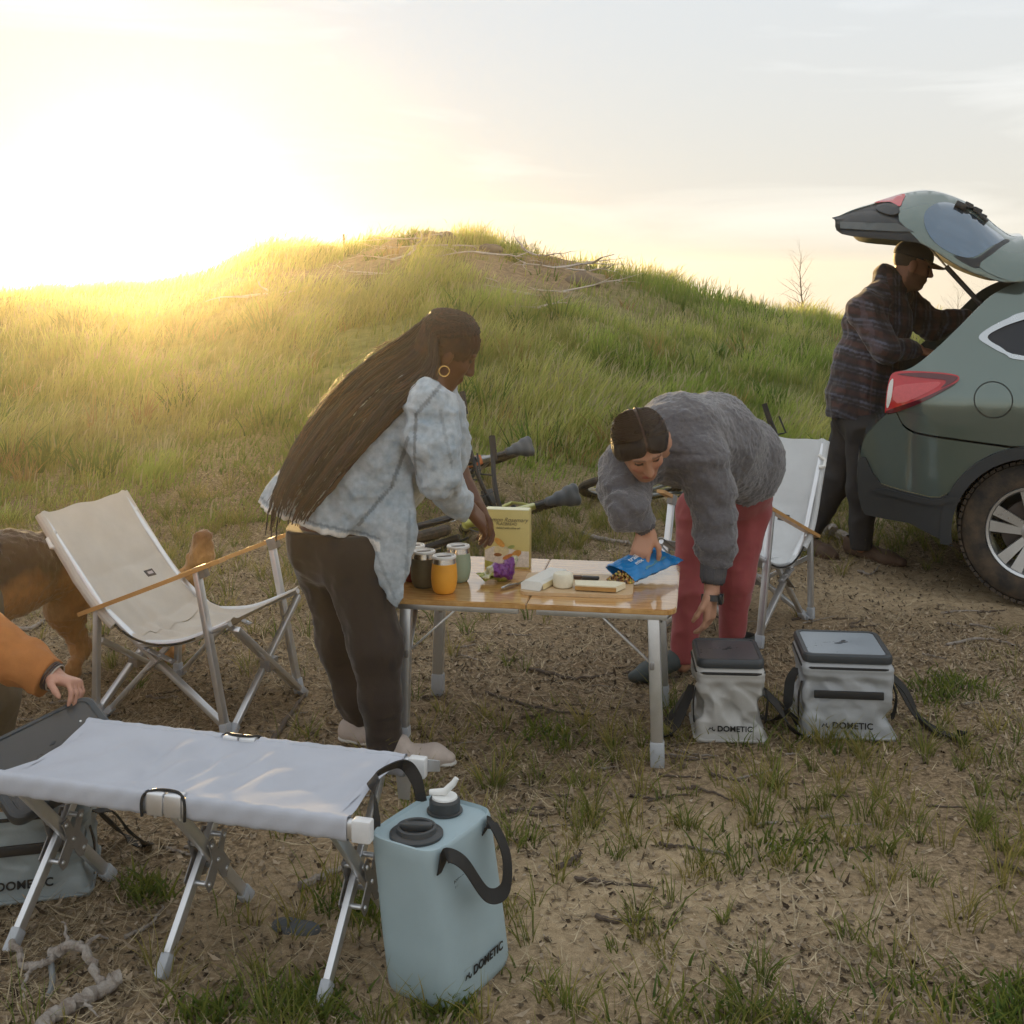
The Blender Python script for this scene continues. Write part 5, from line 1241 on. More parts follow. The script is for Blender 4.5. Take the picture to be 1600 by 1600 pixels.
        v0 = len(hair.v); hair.tube([p+j-loc for p, j in zip(path, jit)], rr, 6); HC += [[.012+.055*kc**3, .006+.023*kc**3, .004+.010*kc**3]]*(len(hair.v)-v0)
    for i in range(150):      # fine flyaways along the back of the hair
        k_ = R.randrange(4); w = R.choice((R.uniform(0, .12), R.random())); a0 = A(*[a+(b_-a)*w for a, b_ in zip(*E[k_])]); a1 = A(*[a+(b_-a)*w for a, b_ in zip(*E[k_+1])]); nd = Vector((-.5, -.75, .42)).normalized(); of = R.uniform(.03, .065); v0 = len(hair.v)
        p0 = a0.lerp(a1, R.uniform(0, .5)); p1 = p0+(a1-a0)*R.uniform(.3, .7); hair.tube([q-loc for q in bez([p0+nd*of*.8, p0.lerp(p1, .5)+nd*(of+R.gauss(0, .008)), p1+nd*(of+R.gauss(0, .014))], 4)], .0009, 4); HC += [[.10, .05, .022]]*(len(hair.v)-v0)
    for i in range(0):      # strays over the shoulder blade
        p0, p1 = A(655+3*i, 618+5*i, 3.84), A(628+6*i, 668+5*i, 3.815); v0 = len(hair.v); hair.tube([q-loc for q in bez([A(684, 575, 3.93), p0, p1], 6)], .0055, 6); HC += [[.04, .018, .009]]*(len(hair.v)-v0)
    bo_ = hair.build('braids', mat('braided_hair', (0, 0, 0), .5, 0, .3, 60, .5, 500, attr='col'), root); setcol(bo_.data, HC); tag(bo_, kind='stuff')
    ec = NP(A(694, 578, 3.94)); MB().tube([Vector(ec)+Vector((.0165*math.cos(a), .006*math.cos(a), .0165*math.sin(a)-.004))-loc for a in np.linspace(0, 6.0, 20)], .0022, 6, True).build('hoop_earring', mat('gold', (.8, .5, .16), .2, 1), root)
woman_denim()

# ===== woman in grey fleece, bending behind the table
def woman_fleece():
    A = at
    root = thing('person', 'dark haired woman in grey fleece and red leggings bending over a blue pouch', 'person', (.80, 4.85, 0))
    pel, mid, chest, neck = A(1148, 745, 4.98), A(1112, 690, 4.78), A(1050, 690, 4.55), A(1018, 694, 4.42)
    hd = A(1002, 697, 4.27); f, u = (.22, -.68, -.70), (-.10, -.70, .70)
    shR, shL = A(982, 728, 4.47), A(1092, 712, 4.46)
    elR, wrR = A(980, 796, 4.30), A(1011, 828, 4.295); elL, wrL = A(1116, 812, 4.45), A(1112, 925, 4.40)
    hpR, knR, anR = A(1098, 800, 4.97), A(1078, 925, 4.88), A(1066, 1035, 4.84)
    hpL, knL, anL = A(1165, 790, 5.03), A(1150, 905, 4.99), A(1142, 1018, 5.02)
    lo, hi = bounds(pel, hd, shR, wrL, anR, anL, A(1090, 1010, 4.3), m=.16); lo[2] = -.005
    b = SDF(lo, hi, .0055); head_sdf(b, hd, f, u)
    b.chain([NP(hd)+unit((.5, 1, .2))*.05, neck, chest, mid, pel], [.052, .06, .12, .12, .14], .04)
    b.chain([chest, shR, elR, wrR], [.08, .055, .042, .027], .02).chain([chest, shL, elL, wrL], [.08, .055, .042, .028], .02)
    b.chain([pel, hpR, knR, anR], [.12, .09, .058, .038], .03).chain([pel, hpL, knL, anL], [.12, .09, .058, .038], .03)
    hand_sdf(b, wrR, (-.30, -.25, -.90), (.15, .90, -.30), (.8, -.2, 0), (.15, .35, .35), .92, .16, .8)
    hand_sdf(b, wrL, (-.10, -.10, -.99), (-.75, .45, .0), (.5, -.6, 0), (.35, .40, .25), 1.0, .06, .4)
    SK = NP((.50, .26, .165))
    def col(v):
        c = np.tile(SK, (len(v), 1)); F3, U3, R3 = basis(f, u); q = v-NP(hd); ck = np.exp(-((q @ F3-.075)**2+(np.abs(q @ R3)-.042)**2+(q @ U3+.025)**2)/.0005); c = c*(1-.35*ck[:, None])+NP((.55, .15, .11))*.35*ck[:, None]
        return face_col(v, c, hd, f, u, SK, NP((.03, .018, .012)), NP((.42, .12, .10)))
    part('body', b, mat('light_skin', (0, 0, 0), .48, 0, .06, 25, .06, 300, attr='col'), root, col)
    t = SDF(lo, hi, .008); t.chain([pel, hpR, knR, anR], [.14, .102, .071, .048], .03).chain([pel, hpL, knL, anL], [.14, .102, .071, .048], .03).ell(pel, (.165, .15, .15), None, .05)
    t.noise(folds(.006, 14, 4.), .04); t.plane((0, 0, -1), -.05)
    part('leggings', t, mat('red_leggings', (.33, .065, .068), .8, 0, .1, 30, .2, 400, sheen=.3), root)
    fl = SDF(*bounds(A(950, 600, 4.18), A(1215, 600, 5.15), A(1215, 910, 4.18), m=.05), .006)
    fl.chain([A(1010, 700, 4.46), A(1060, 688, 4.58), A(1112, 694, 4.78), A(1152, 728, 4.97)], [.095, .165, .188, .180], .07)
    fl.ell(A(1165, 705, 4.95), (.14, .15, .13), None, .06)
    fl.chain([chest, shR, A(974, 765, 4.40), elR], [.10, .092, .086, .078], .04).chain([elR, A(1000, 810, 4.30)], [.074, .056], .02)
    fl.chain([A(1070, 700, 4.50), shL, A(1108, 760, 4.46), elL, A(1117, 852, 4.43), A(1116, 870, 4.42)], [.11, .100, .088, .080, .076, .060], .035)
    fl.plane((.25, .25, -.93), float(unit((.25, .25, -.93)) @ NP(A(1165, 792, 5.0))))
    fl.ell(hd, (.105, .105, .105), None, .01, 'sub')
    fl.noise(folds(.010, 7, 3., (1, 1, 1)), .06).noise(lambda p: .0045*np.sin(p[:, 2]*75+5*vnoise(p, 9, 2.))*((p[:, 1] < 4.52) & (p[:, 2] < .95)), .05).noise(lambda p: .0035*vnoise(p, 75, 1.)+.003*vnoise(p, 140, 5.), .03)
    part('fleece_jacket', fl, mat('grey_sherpa', (.125, .119, .128), .95, 0, .28, 90, .9, 260, sheen=.6), root)
    CF = mat('ribbed_cuff', (.085, .082, .088), .9, 0, .15, 80, .4, 300)
    for p, q, r0, r1 in ((A(999, 809, 4.30), A(1007, 821, 4.297), .046, .040), (A(1116, 874, 4.42), A(1114, 900, 4.41), .052, .047)):
        c = SDF(*bounds(p, q, m=.08), .004).cone(p, q, r0, r1, .005).noise(lambda v: .0015*np.sin(v[:, 0]*700), .02); c.cone(p, Vector(q)+(Vector(q)-Vector(p)), r0*.70, r1*.70, .004, 'sub'); part('cuff', c, CF, root)
    # collar, hair with centre parting
    F3, U3, R3 = basis(f, u); H0 = NP(hd); M = np.stack([R3, F3, U3], 1)
    hc = SDF(*bounds(hd, m=.17), .0045)
    hc.ell(H0-F3*.014+U3*.034, (.095, .109, .098), M, .01).ell(H0-F3*.02+U3*.0+R3*.055, (.042, .06, .06), M, .03).ell(H0-F3*.02+U3*.0-R3*.055, (.042, .06, .06), M, .03).ell(H0-F3*.05-U3*.03, (.084, .066, .075), M, .03).ell(H0-F3*.095+U3*.02, (.042, .038, .042), M, .02)
    hc.plane(F3*.80-U3*.60, float(unit(F3*.80-U3*.60) @ (H0+F3*.060+U3*.022))); hc.ell(H0+F3*.112+U3*.050, (.052, .036, .040), M, .012, 'sub')
    hc.noise(lambda p: .006*np.exp(-(((p-H0) @ R3)/.006)**2)*((p-H0) @ U3 > .05)+.0007*np.sin(((p-H0) @ F3)*300+9*vnoise(p, 20))+.004*vnoise(p, 22, 3.), .03)
    def hcol(v):
        c = np.tile(NP((.020, .012, .009)), (len(v), 1)); m_ = (np.abs((v-H0) @ R3) < .0042) & ((v-H0) @ U3 > .055); c[m_] = [.11, .06, .04]; return c
    part('hair', hc, mat('dark_hair', (0, 0, 0), .42, 0, .25, 30, .5, 500, attr='col', aniso=(1, 1, 6)), root, hcol)
    loc = root.location; hm = MB(); C0 = H0-F3*.014+U3*.034
    sm_ = MB()
    for i in range(620):
        tt = R.random(); sd1 = R.choice((-1, 1)); st = unit(F3*(.52-1.0*tt)+U3*(.75+.4*math.sin(math.pi*tt))+R3*sd1*.05); en = unit(-F3*R.uniform(.45, .95)+U3*R.uniform(-.55, .15)+R3*sd1*R.uniform(.35, .95)); ho = R.uniform(1.0, 1.055); pp = []
        mid_ = unit(st*.4+en*.35+R3*sd1*.60+F3*(.22*(1-tt)))
        for a_ in np.linspace(0, 1, 9):
            dd = unit(st*(1-a_)**2+mid_*2*a_*(1-a_)+en*a_*a_); pp.append(Vector(C0+(F3*(dd @ F3)*.108+U3*(dd @ U3)*.097+R3*(dd @ R3)*.097)*(ho+.01*math.sin(a_*9+i)))-loc)
        sm_.tube(pp, [.0006]+[R.uniform(.0012, .0024)]*7+[.0006], 4)
    tag(sm_.build('hair_strands', mat('dark_strands', (.032, .018, .012), .30, 0, .3, 30), root), kind='stuff')
    for i in range(70):      # loose flyaway strands
        a = R.uniform(-1, 1); p = Vector(H0-F3*R.uniform(-.02, .09)+U3*R.uniform(.07, .12)+R3*a*.07); d = Vector(R3*a*.03+U3*R.uniform(.0, .03)-F3*R.uniform(.0, .04)); hm.tube([q-loc for q in bez([p, p+d*.6, p+d+Vector((R.gauss(0, .008), 0, R.gauss(0, .008)))], 3)], .0006, 3)
    tag(hm.build('loose_strands', mat('stray_hair', (.10, .05, .03), .5), root), kind='stuff')
    # watch
    wd = unit(NP(wrL)-NP(elL)); p = NP(A(1111, 934, 4.395)); wm = MB(); e1 = unit(np.cross(wd, (0, 1, 0))); e2 = np.cross(wd, e1)
    wm.tube([Vector(p+(e1*math.cos(a)+e2*math.sin(a))*.0335)-loc for a in np.linspace(0, 6.283*(23/24), 24)], 1, flat=(.022, .004), closed=True, up=Vector(wd).cross(Vector((0, 0, 1)))*0+Vector(wd)) if False else None
    ring = []
    for a in np.linspace(0, 6.283*(27/28), 28):
        rd = e1*math.cos(a)+e2*math.sin(a)
        for s_, k_ in ((-1, .032), (1, .032), (1, .0355), (-1, .0355)): ring.append(Vector(p+rd*k_+wd*s_*.011)-loc)
    wm.v = ring; n = 28
    for i in range(n):
        for j in range(4): wm.f.append((i*4+j, i*4+(j+1) % 4, ((i+1) % n)*4+(j+1) % 4, ((i+1) % n)*4+j))
    wb = wm.build('watch_strap', DARKP, root)
    fc = Vector(p+unit((.75, -.35, 0))*.037)-loc; MB().box(fc, (.007, .017, .019), rotz(rad(-25)), .004).build('watch_case', mat('watch_glass', (.02, .025, .03), .1, 0, .02, coat=.5), root)
    for h_, t_ in ((gp(1082, 1046), gp(992, 1068)), (gp(1165, 1030), gp(1105, 1055))):
        s_ = SDF(*bounds(h_, t_, m=.10), .005); shoe(s_, (h_.x, h_.y, 0), (t_.x, t_.y, 0), .045, .11); part('boot', s_, mat('dark_green_boot', (.05, .062, .062), .7, 0, .1, 30, .2, 200), root)
woman_fleece()

# ===== man at the open tailgate
def man():
    A = at
    root = thing('person', 'man in a dark checked shirt and cap reaching into the open car boot', 'person', (1.9, 6.75, 0))
    hd, neck, chest, mid, pel = A(1426, 414, 6.76), A(1392, 452, 6.78), A(1372, 500, 6.78), A(1352, 575, 6.78), A(1342, 648, 6.78)
    f, u = (.93, -.16, -.30), (.30, 0, .95)
    shR, shL = A(1352, 486, 6.60), A(1404, 470, 6.98); elR, wrR = A(1382, 546, 6.50), A(1434, 546, 6.60); elL, wrL = A(1458, 508, 6.98), A(1512, 498, 6.9)
    hpR, knR, anR = A(1352, 668, 6.70), A(1348, 768, 6.70), A(1346, 852, 6.72); hpL, knL, anL = A(1332, 668, 6.88), A(1306, 752, 6.90), A(1266, 832, 6.94)
    lo, hi = bounds(hd, anL, anR, wrL, shR, m=.2); lo[2] = -.005
    b = SDF(lo, hi, .0075); head_sdf(b, hd, f, u, 1.06)
    b.chain([NP(hd)-[.03, 0, .06], neck, chest, mid, pel], [.058, .065, .14, .13, .13], .05).chain([neck, shR, elR, wrR], [.06, .065, .05, .032], .02).chain([neck, shL, elL, wrL], [.06, .065, .05, .032], .02)
    b.chain([pel, hpR, knR, anR], [.11, .09, .06, .042], .03).chain([pel, hpL, knL, anL], [.11, .09, .06, .042], .03)
    hand_sdf(b, wrR, (.9, .3, -.2), (0, .2, -1), (0, -1, 0), (.3, .5, .4), 1.1, .08, .5); hand_sdf(b, wrL, (.95, 0, -.3), (0, 0, -1), (0, -1, 0), (.3, .5, .4), 1.1)
    SK = NP((.36, .165, .095))
    col = lambda v: face_col(v, np.tile(SK, (len(v), 1)), hd, f, u, SK, NP((.04, .022, .014)), NP((.30, .10, .08)), 1.06, (.09, .055, .035))
    part('body', b, mat('tanned_skin', (0, 0, 0), .5, 0, .06, 25, attr='col'), root, col)
    t = SDF(lo, hi, .0085); t.chain([pel, hpR, knR, anR], [.145, .112, .084, .062], .03).chain([pel, hpL, knL, anL], [.145, .112, .084, .060], .03).noise(folds(.010, 10, 6.), .05); t.plane((0, 0, -1), -.07)
    part('trousers', t, mat('charcoal_trousers', (.026, .025, .027), .85, 0, .2, 30, .2, 300), root)
    sh = SDF(lo, hi, .0075); sh.chain([neck, chest, mid, A(1340, 620, 6.78), A(1338, 655, 6.78)], [.09, .175, .170, .158, .160], .06).chain([neck, shR, elR, A(1430, 546, 6.59)], [.09, .100, .074, .046], .025).chain([neck, shL, elL, A(1508, 499, 6.9)], [.09, .105, .085, .055], .03)
    sh.cone(A(1392, 440, 6.78), A(1386, 432, 6.78), .078, .074, .015); sh.plane((-.10, 0, -1), float(unit((-.10, 0, -1)) @ NP(A(1338, 655, 6.78))))
    sh.noise(folds(.014, 8, 12.), .06).noise(folds(.006, 20, 4.), .05)
    def plaid(v):
        ax = unit(NP(neck)-NP(pel)); a = v @ ax; arm = (v[:, 0] > A(1395, 0, 6.6).x) ; d2 = v @ unit((.9, 0, -.1)); a = np.where(arm, d2, a); c2 = np.where(arm, v[:, 2]+v[:, 1]*.3, v[:, 0]*.8+v[:, 1]*.6)
        a = a+.012*vnoise(v, 9, 2.)
        c = np.tile(NP((.046, .038, .044)), (len(v), 1))
        def stripe(x, per, w, colr, k, ph=0):
            m_ = (np.abs(((x+ph)/per) % 1-.5)*per < w); c[m_] = c[m_]*(1-k)+NP(colr)*k
        stripe(a, .088, .014, (.115, .048, .040), .55); stripe(a, .088, .006, (.13, .145, .21), .75, .035); stripe(a, .088, .003, (.17, .17, .22), .5, .058); stripe(c2, .115, .020, (.02, .018, .022), .55); stripe(c2, .115, .006, (.13, .10, .12), .5, .05)
        return c
    part('checked_shirt', sh, mat('checked_flannel', (0, 0, 0), .9, 0, .2, 60, .3, 300, attr='col', sheen=.3), root, plaid)
    F3, U3, R3 = basis(f, u); H0 = NP(hd); M = np.stack([R3, F3, U3], 1)
    cp = SDF(*bounds(hd, m=.25), .006); cp.ell(H0-F3*.010+U3*.050, (.090, .110, .092), M, .01); cp.plane(-U3, float(-U3 @ (H0+U3*.034)))
    cap = part('cap', cp, mat('dark_cap', (.030, .028, .030), .85, 0, .15, 40, .2, 300), root)
    br = MB(); loc = root.location
    def brim(p, q):
        a = (q-.5)*2.2; rr = .092+.075*p*math.cos(a*.55); return Vector(H0+F3*(-.012+rr*math.cos(a)*1.12)+R3*rr*math.sin(a)*.92+U3*(.040-.012*p+.0*q-.010*abs(a)*p))-loc
    br.grid(brim, 6, 16, .004); br.build('cap_brim', mat('brown_brim', (.13, .062, .022), .8, 0, .1, 40), root)
    hb = SDF(*bounds(hd, m=.2), .006); hb.ell(H0-F3*.014+U3*.026, (.083, .100, .088), M, .01); hb.plane(U3, float(U3 @ (H0+U3*.045))); hb.plane(-U3-F3*.3, float(unit(-U3-F3*.3) @ (H0-U3*.05-F3*.05))); hb.plane(F3, float(F3 @ (H0+F3*.0)))
    part('hair', hb, mat('short_hair', (.06, .04, .028), .7, 0, .2, 60), root)
    for h_, t_ in ((gp(1330, 872), gp(1408, 886)), (gp(1256, 866), gp(1302, 876))):
        s_ = SDF(*bounds(h_, t_, m=.12), .007); shoe(s_, (h_.x, h_.y, 0), (t_.x, t_.y, 0), .052, .10); part('boot', s_, mat('brown_boot', (.085, .048, .030), .75, 0, .3, 20, .4, 120), root)
man()

# ===== person crouching at the left edge, one hand on the cooler lid
def croucher():
    A = at
    root = thing('person', 'crouching person in a rust orange jacket at the left edge, hand on the cooler lid', 'person', (-1.78, 3.55, 0))
    wr = A(80, 1056, 3.31); el = A(-45, 995, 3.36); shR = Vector((-1.70, 3.42, .80)); hd = Vector((-1.80, 3.40, 1.12)); neck = Vector((-1.87, 3.50, .96)); pel = Vector((-2.05, 3.80, .34)); chest = Vector((-1.93, 3.60, .75))
    kn = A(-22, 1085, 3.50); an = Vector((-1.60, 3.62, .07)); kn2 = Vector((-1.75, 3.95, .50)); an2 = Vector((-1.90, 3.95, .07)); shL = Vector((-2.1, 3.45, .82)); elL = Vector((-2.05, 3.25, .6)); wrL = Vector((-1.85, 3.15, .45))
    f, u = (.6, -.55, -.4), (.2, -.2, .9)
    lo, hi = bounds(hd, pel, wr, an, A(140, 1100, 3.2), wrL, m=.16); lo[2] = -.005
    b = SDF(lo, hi, .0055); head_sdf(b, hd, f, u); b.chain([hd-Vector((.02, -.02, .07)), neck, chest, pel], [.055, .06, .13, .13], .05).chain([chest, shR, el, wr], [.09, .06, .044, .030], .02).chain([chest, shL, elL, wrL], [.09, .06, .044, .030], .02)
    b.chain([pel, kn, an], [.11, .065, .04], .03).chain([pel, kn2, an2], [.11, .065, .04], .03)
    hand_sdf(b, wr, (.80, -.30, -.12), (-.20, -.25, -.95), (-.5, -.85, 0), (.75, .60, .30), .86, .20, .7); hand_sdf(b, wrL, (.7, -.3, -.3), (0, 0, -1), (0, -1, 0))
    SK = NP((.46, .235, .165)); part('body', b, mat('fair_skin', (0, 0, 0), .48, 0, .08, 30, .08, 300, attr='col'), root, lambda v: face_col(v, np.tile(SK, (len(v), 1)), hd, f, u, SK, NP((.05, .03, .02)), NP((.4, .13, .11))))
    j = SDF(lo, hi, .0065); j.chain([neck, chest, pel+Vector((0, -.03, .06))], [.10, .19, .19], .06).chain([chest, shR, el, A(74, 1054, 3.315)], [.13, .10, .078, .057], .03).chain([chest, shL, elL, wrL], [.13, .10, .08, .058], .03)
    j.noise(folds(.014, 9, 5.), .06).noise(folds(.005, 24, 2.), .05); d_ = unit(NP(wr)-NP(el)); j.plane(d_, float(d_ @ NP(A(78, 1055, 3.312))))
    part('jacket', j, mat('rust_canvas', (.40, .150, .040), .85, 0, .12, 25, .3, 300), root)
    t = SDF(lo, hi, .0085); t.chain([pel, kn, an], [.15, .095, .075], .03).chain([pel, kn2, an2], [.15, .095, .075], .03).noise(folds(.010, 10, 3.), .05); t.plane((0, 0, -1), -.07)
    part('trousers', t, mat('olive_trousers', (.095, .072, .045), .9, 0, .15, 30, .2, 300), root)
    loc = root.location; e1 = unit(np.cross(d_, (0, 0, 1))); e2 = np.cross(d_, e1)
    for k, (o, cl, rr) in enumerate(((.008, (.06, .035, .03), .005), (.018, (.04, .03, .035), .0035), (.025, (.45, .40, .35), .002))):
        p = NP(wr)+d_*(o-.012); MB().tube([Vector(p+(e1*math.cos(a)*1.1+e2*math.sin(a)*.95)*.036)-loc for a in np.linspace(0, 6.283*(23/24), 24)], rr, 6, True).build('bracelet', mat('bracelet_%d' % k, cl, .5, .3 if k == 2 else 0), root)
    hc = SDF(*bounds(hd, m=.16), .006); F3, U3, R3 = basis(f, u); M = np.stack([R3, F3, U3], 1); H0 = NP(hd); hc.ell(H0-F3*.016+U3*.034, (.085, .104, .096), M, .01); hc.plane(F3*.86-U3*.5, float(unit(F3*.86-U3*.5) @ (H0+F3*.05))); part('hair', hc, mat('brown_hair', (.05, .03, .02), .6, 0, .3, 40), root)
    for a_, d in ((an, (.8, -.5, 0)), (an2, (.7, -.6, 0))):
        dv = unit(d); s_ = SDF(*bounds(a_, m=.26), .008); shoe(s_, (a_.x-dv[0]*.05, a_.y-dv[1]*.05, 0), (a_.x+dv[0]*.19, a_.y+dv[1]*.19, 0), .048, .09); part('boot', s_, mat('tan_boot', (.16, .10, .055), .8, 0, .2, 30), root)
croucher()

# ===== dog behind the cream chair
def dog():
    A = at
    root = thing('dog', 'brown and tan dog standing behind the cream chair, head out of frame', 'dog', (-1.85, 4.7, 0))
    rump = A(190, 880, 4.92); hip = A(170, 885, 4.90); loin = A(95, 880, 4.76); rib = A(10, 898, 4.58); sho = Vector((-2.08, 4.36, .47)); nk = Vector((-2.20, 4.24, .60)); hd = Vector((-2.32, 4.14, .74))
    lo, hi = bounds(rump, hd, A(320, 830, 5.0), Vector((-1.4, 5.0, 0)), m=.22); lo[2] = -.005
    b = SDF(lo, hi, .0075)
    b.chain([rump, loin, rib, sho], [.115, .118, .155, .165], .06, sq=((.5, -.85, 0), .80)); b.ell(Vector((-2.0, 4.44, .40)), (.13, .13, .15), None, .05)
    b.chain([sho+Vector((0, 0, .04)), nk, hd], [.13, .095, .085], .04).chain([hd, hd+Vector((-.09, -.07, -.02)), hd+Vector((-.15, -.115, -.045))], [.08, .05, .034], .03)
    for s in (-1, 1): b.cone(hd+Vector((.02+.05*s*.6, -.05*s*.8, .06)), hd+Vector((.01+.06*s*.6, -.06*s*.8, .14)), .028, .008, .015)
    # near hind leg: thigh, knee forward, hock back, shank, paw
    for (k, hk, pw, y0) in ((A(100, 950, 4.80), A(128, 1012, 4.84), gp(112, 1062), -.06), (A(215, 960, 5.02), A(275, 1010, 5.05), gp(262, 1036), .07)):
        pz = Vector((pw.x, pw.y, .03)); h0 = hip+Vector((-.02, y0, -.02))
        b.chain([h0, k, hk, pz+Vector((.012, 0, .03))], [.105, .072, .034, .026], .03); b.chain([pz+Vector((.01, 0, 0)), pz+Vector((-.05, -.03, -.006))], [.030, .026], .015)
    for (dx, dy) in ((-.02, -.07), (.06, .08)):
        s0 = sho+Vector((dx, dy, -.05)); b.chain([s0, s0+Vector((.02, .01, -.15)), s0+Vector((-.0, 0, -.30)), Vector((s0.x-.01, s0.y, .03))], [.08, .05, .032, .028], .02); b.chain([Vector((s0.x-.01, s0.y, .03)), Vector((s0.x-.06, s0.y-.04, .024))], [.03, .026], .01)
    b.chain([A(205, 862, 4.95), A(262, 910, 5.0), A(300, 905, 5.02), A(314, 870, 5.02), A(318, 842, 5.02)], [.040, .042, .046, .050, .040], .02)
    b.noise(lambda p: .006*vnoise(p, 40, 3.)+.005*vnoise(p, 85, 1.)+.004*vnoise(p*[1, 1, .4], 120, 7.), .03); b.plane((0, 0, -1), 0)
    def col(v):
        nz = .045*vnoise(v, 10, 1.)+.02*vnoise(v, 30, 4.); bodyz = v[:, 2]+nz; ky = np.clip((bodyz-.40)/.08, 0, 1)
        c = lerp3((.42, .20, .065), (.036, .018, .010), ky); bl = np.clip((.30-bodyz)/.08, 0, 1)*((v[:, 0] < -1.72) & (v[:, 2] > .24)); c = c*(1-bl[:, None])+NP((.55, .36, .19))*bl[:, None]
        leg_ = np.clip((.36-v[:, 2])/.1, 0, 1); c = c*(1-.6*leg_[:, None])+NP((.42, .21, .075))*.6*leg_[:, None]
        tl = (v[:, 0] > A(285, 0, 5.02).x) & (v[:, 1] > 4.93); c[tl] = lerp3((.46, .24, .08), (.20, .085, .03), np.clip((v[tl, 2]-.42)/.10, 0, 1)); return c
    part('body', b, mat('dog_coat', (0, 0, 0), .8, 0, .22, 60, .8, 200, attr='col', sheen=.4, aniso=(1, 1, .4)), root, col)
dog()
# ---------------------------------------------------------------- bicycles lying in the grass edge
RUB = mat('bike_tyre', (.028, .026, .024), .85, 0, .25, 20, .4, 150, col2=(.085, .065, .045))
BKB = mat('black_bike_part', (.020, .020, .021), .45, 0, .2, 30)
def bike(label, O, phi, roll, colr, spot=None):
    t = thing('bicycle', label, 'bicycle', (O[0], O[1], gh(O[0], O[1])+.01), 0, 'bicycles lying on the ground behind the camp')
    t.rotation_euler = (rad(roll), 0, rad(phi))
    PT = mat('bike_paint', colr, .3, .2, .15, 12, coat=.5)
    r = .345; wb = 1.13; rim_m = mat('bike_rim', (.05, .05, .05), .4, .5)
    for x in (0, wb):
        w = MB().tube([(r*.945*math.cos(a), 0, r*.945*math.sin(a)) for a in np.linspace(0, 6.283*(47/48), 48)], .028, 10, True).build('wheel', RUB, t, (x, 0, r))
        MB().tube([(r*.86*math.cos(a), 0, r*.86*math.sin(a)) for a in np.linspace(0, 6.283*(47/48), 48)], .013, 8, True).build('rim', rim_m, w)
        sp = MB()
        for k in range(28): a = 2*math.pi*k/28; s = (.022 if k % 2 else -.022); sp.tube([(.02*math.cos(a+.6), s, .02*math.sin(a+.6)), (r*.85*math.cos(a), 0, r*.85*math.sin(a))], .0014, 3)
        tag(sp.build('spokes', STEEL, w), kind='stuff')
        MB().lathe([(0, -.05), (.012, -.05), (.020, -.03), (.020, .03), (.012, .05), (0, .05)], 14, (0, 0, 0), 'y').build('hub', BKB, w)
    bb = (.43, 0, .31); ss = (.30, 0, .72); ht = (.83, 0, .83); hb = (.87, 0, .70)
    fr = MB().tube([bb, ss], .020, 12).tube([ss, ht], .021, 12).tube([bb, hb], .027, 12).tube([ht, hb], .026, 12)
    for s in (-1, 1): fr.tube([(0, s*.065, r), (.36, s*.03, .32), bb], .011, 8).tube([(0, s*.065, r), (.22, s*.03, .60), ss], .010, 8)
    tag(fr.build('frame', PT, t), kind='stuff')
    MB().tube([ss, (.255, 0, .87)], .0145, 10).build('seat_post', BKB, t)
    sd_ = SDF((.05, -.12, .82), (.45, .12, .98), .006); sd_.chain([(.14, -.030, .91), (.20, -.016, .905), (.29, 0, .90), (.39, 0, .895)], [.036, .036, .031, .025], .03, sq=((0, 0, 1), .6)).chain([(.14, .030, .91), (.20, .016, .905), (.29, 0, .90)], [.036, .036, .031], .03, sq=((0, 0, 1), .55))
    link('saddle', sd_.mesh('saddle'), mat('saddle_cover', (.06, .068, .075), .4, 0, .1, 30), t)
    for s in (-1, 1): MB().tube([(.91, s*.055, .66), (.99, s*.06, .45), (wb, s*.06, r)], .019, 10).build('fork_leg', BKB, t)
    MB().tube([ht, (.80, 0, .93), (.87, 0, .95)], .019, 10).build('stem', BKB, t)
    MB().tube(bez([(.80, -.39, .965), (.87, -.16, .955), (.875, 0, .95), (.87, .16, .955), (.80, .39, .965)], 6), .0125, 10).build('handlebar', BKB, t)
    for s in (-1, 1):
        MB().tube([(.80, s*.40, .966), (.83, s*.27, .960)], .0175, 12).build('grip', mat('rubber_grip', (.035, .032, .03), .8), t)
        MB().tube([(.86, s*.20, .955), (.93, s*.22, .93), (.90, s*.33, .92)], .006, 6).build('brake_lever', BKB, t)
    MB().lathe([(.012, -.055), (.085, -.052), (.088, -.047), (.012, -.044)], 28, bb, 'y').build('chainring', STEEL, t)
    for s in (-1, 1):
        MB().bar((bb[0], s*.065, bb[2]), (bb[0]+s*.11, s*.078, bb[2]-s*.13), .014, .026, .003).build('crank', BKB, t); MB().box((bb[0]+s*.11, s*.125, bb[2]-s*.13), (.045, .045, .010), None, .004).build('pedal', BKB, t)
    cb = MB().tube(bez([(.88, .12, .95), (.98, .08, .90), (.95, .03, .78), (.80, .03, .70)], 6), .003, 5).tube(bez([(.88, -.12, .95), (.99, -.09, .88), (1.0, -.05, .70), (.99, -.065, .48)], 6), .003, 5); tag(cb.build('cables', BKB, t), kind='stuff')
    if spot: MB().box((.62, 0, .79), (.05, .03, .022), eul(0, .2, 0), .008).build('frame_pouch', mat('orange_pouch', spot, .6), t)
    return t
bike('dark bicycle lying with orange frame pouch and grey saddle, behind the cracker carton', (-.56, 8.25), 240, -70, (.13, .13, .135), (.55, .14, .03))
bike('olive green bicycle lying nearest the table, black saddle between the two women', (-.24, 7.52), 233, -70, (.42, .41, .09))
bike('silver grey bicycle lying behind the white chair, handlebar just above the chair back', (.78, 8.5), 3, 68, (.30, .31, .31))

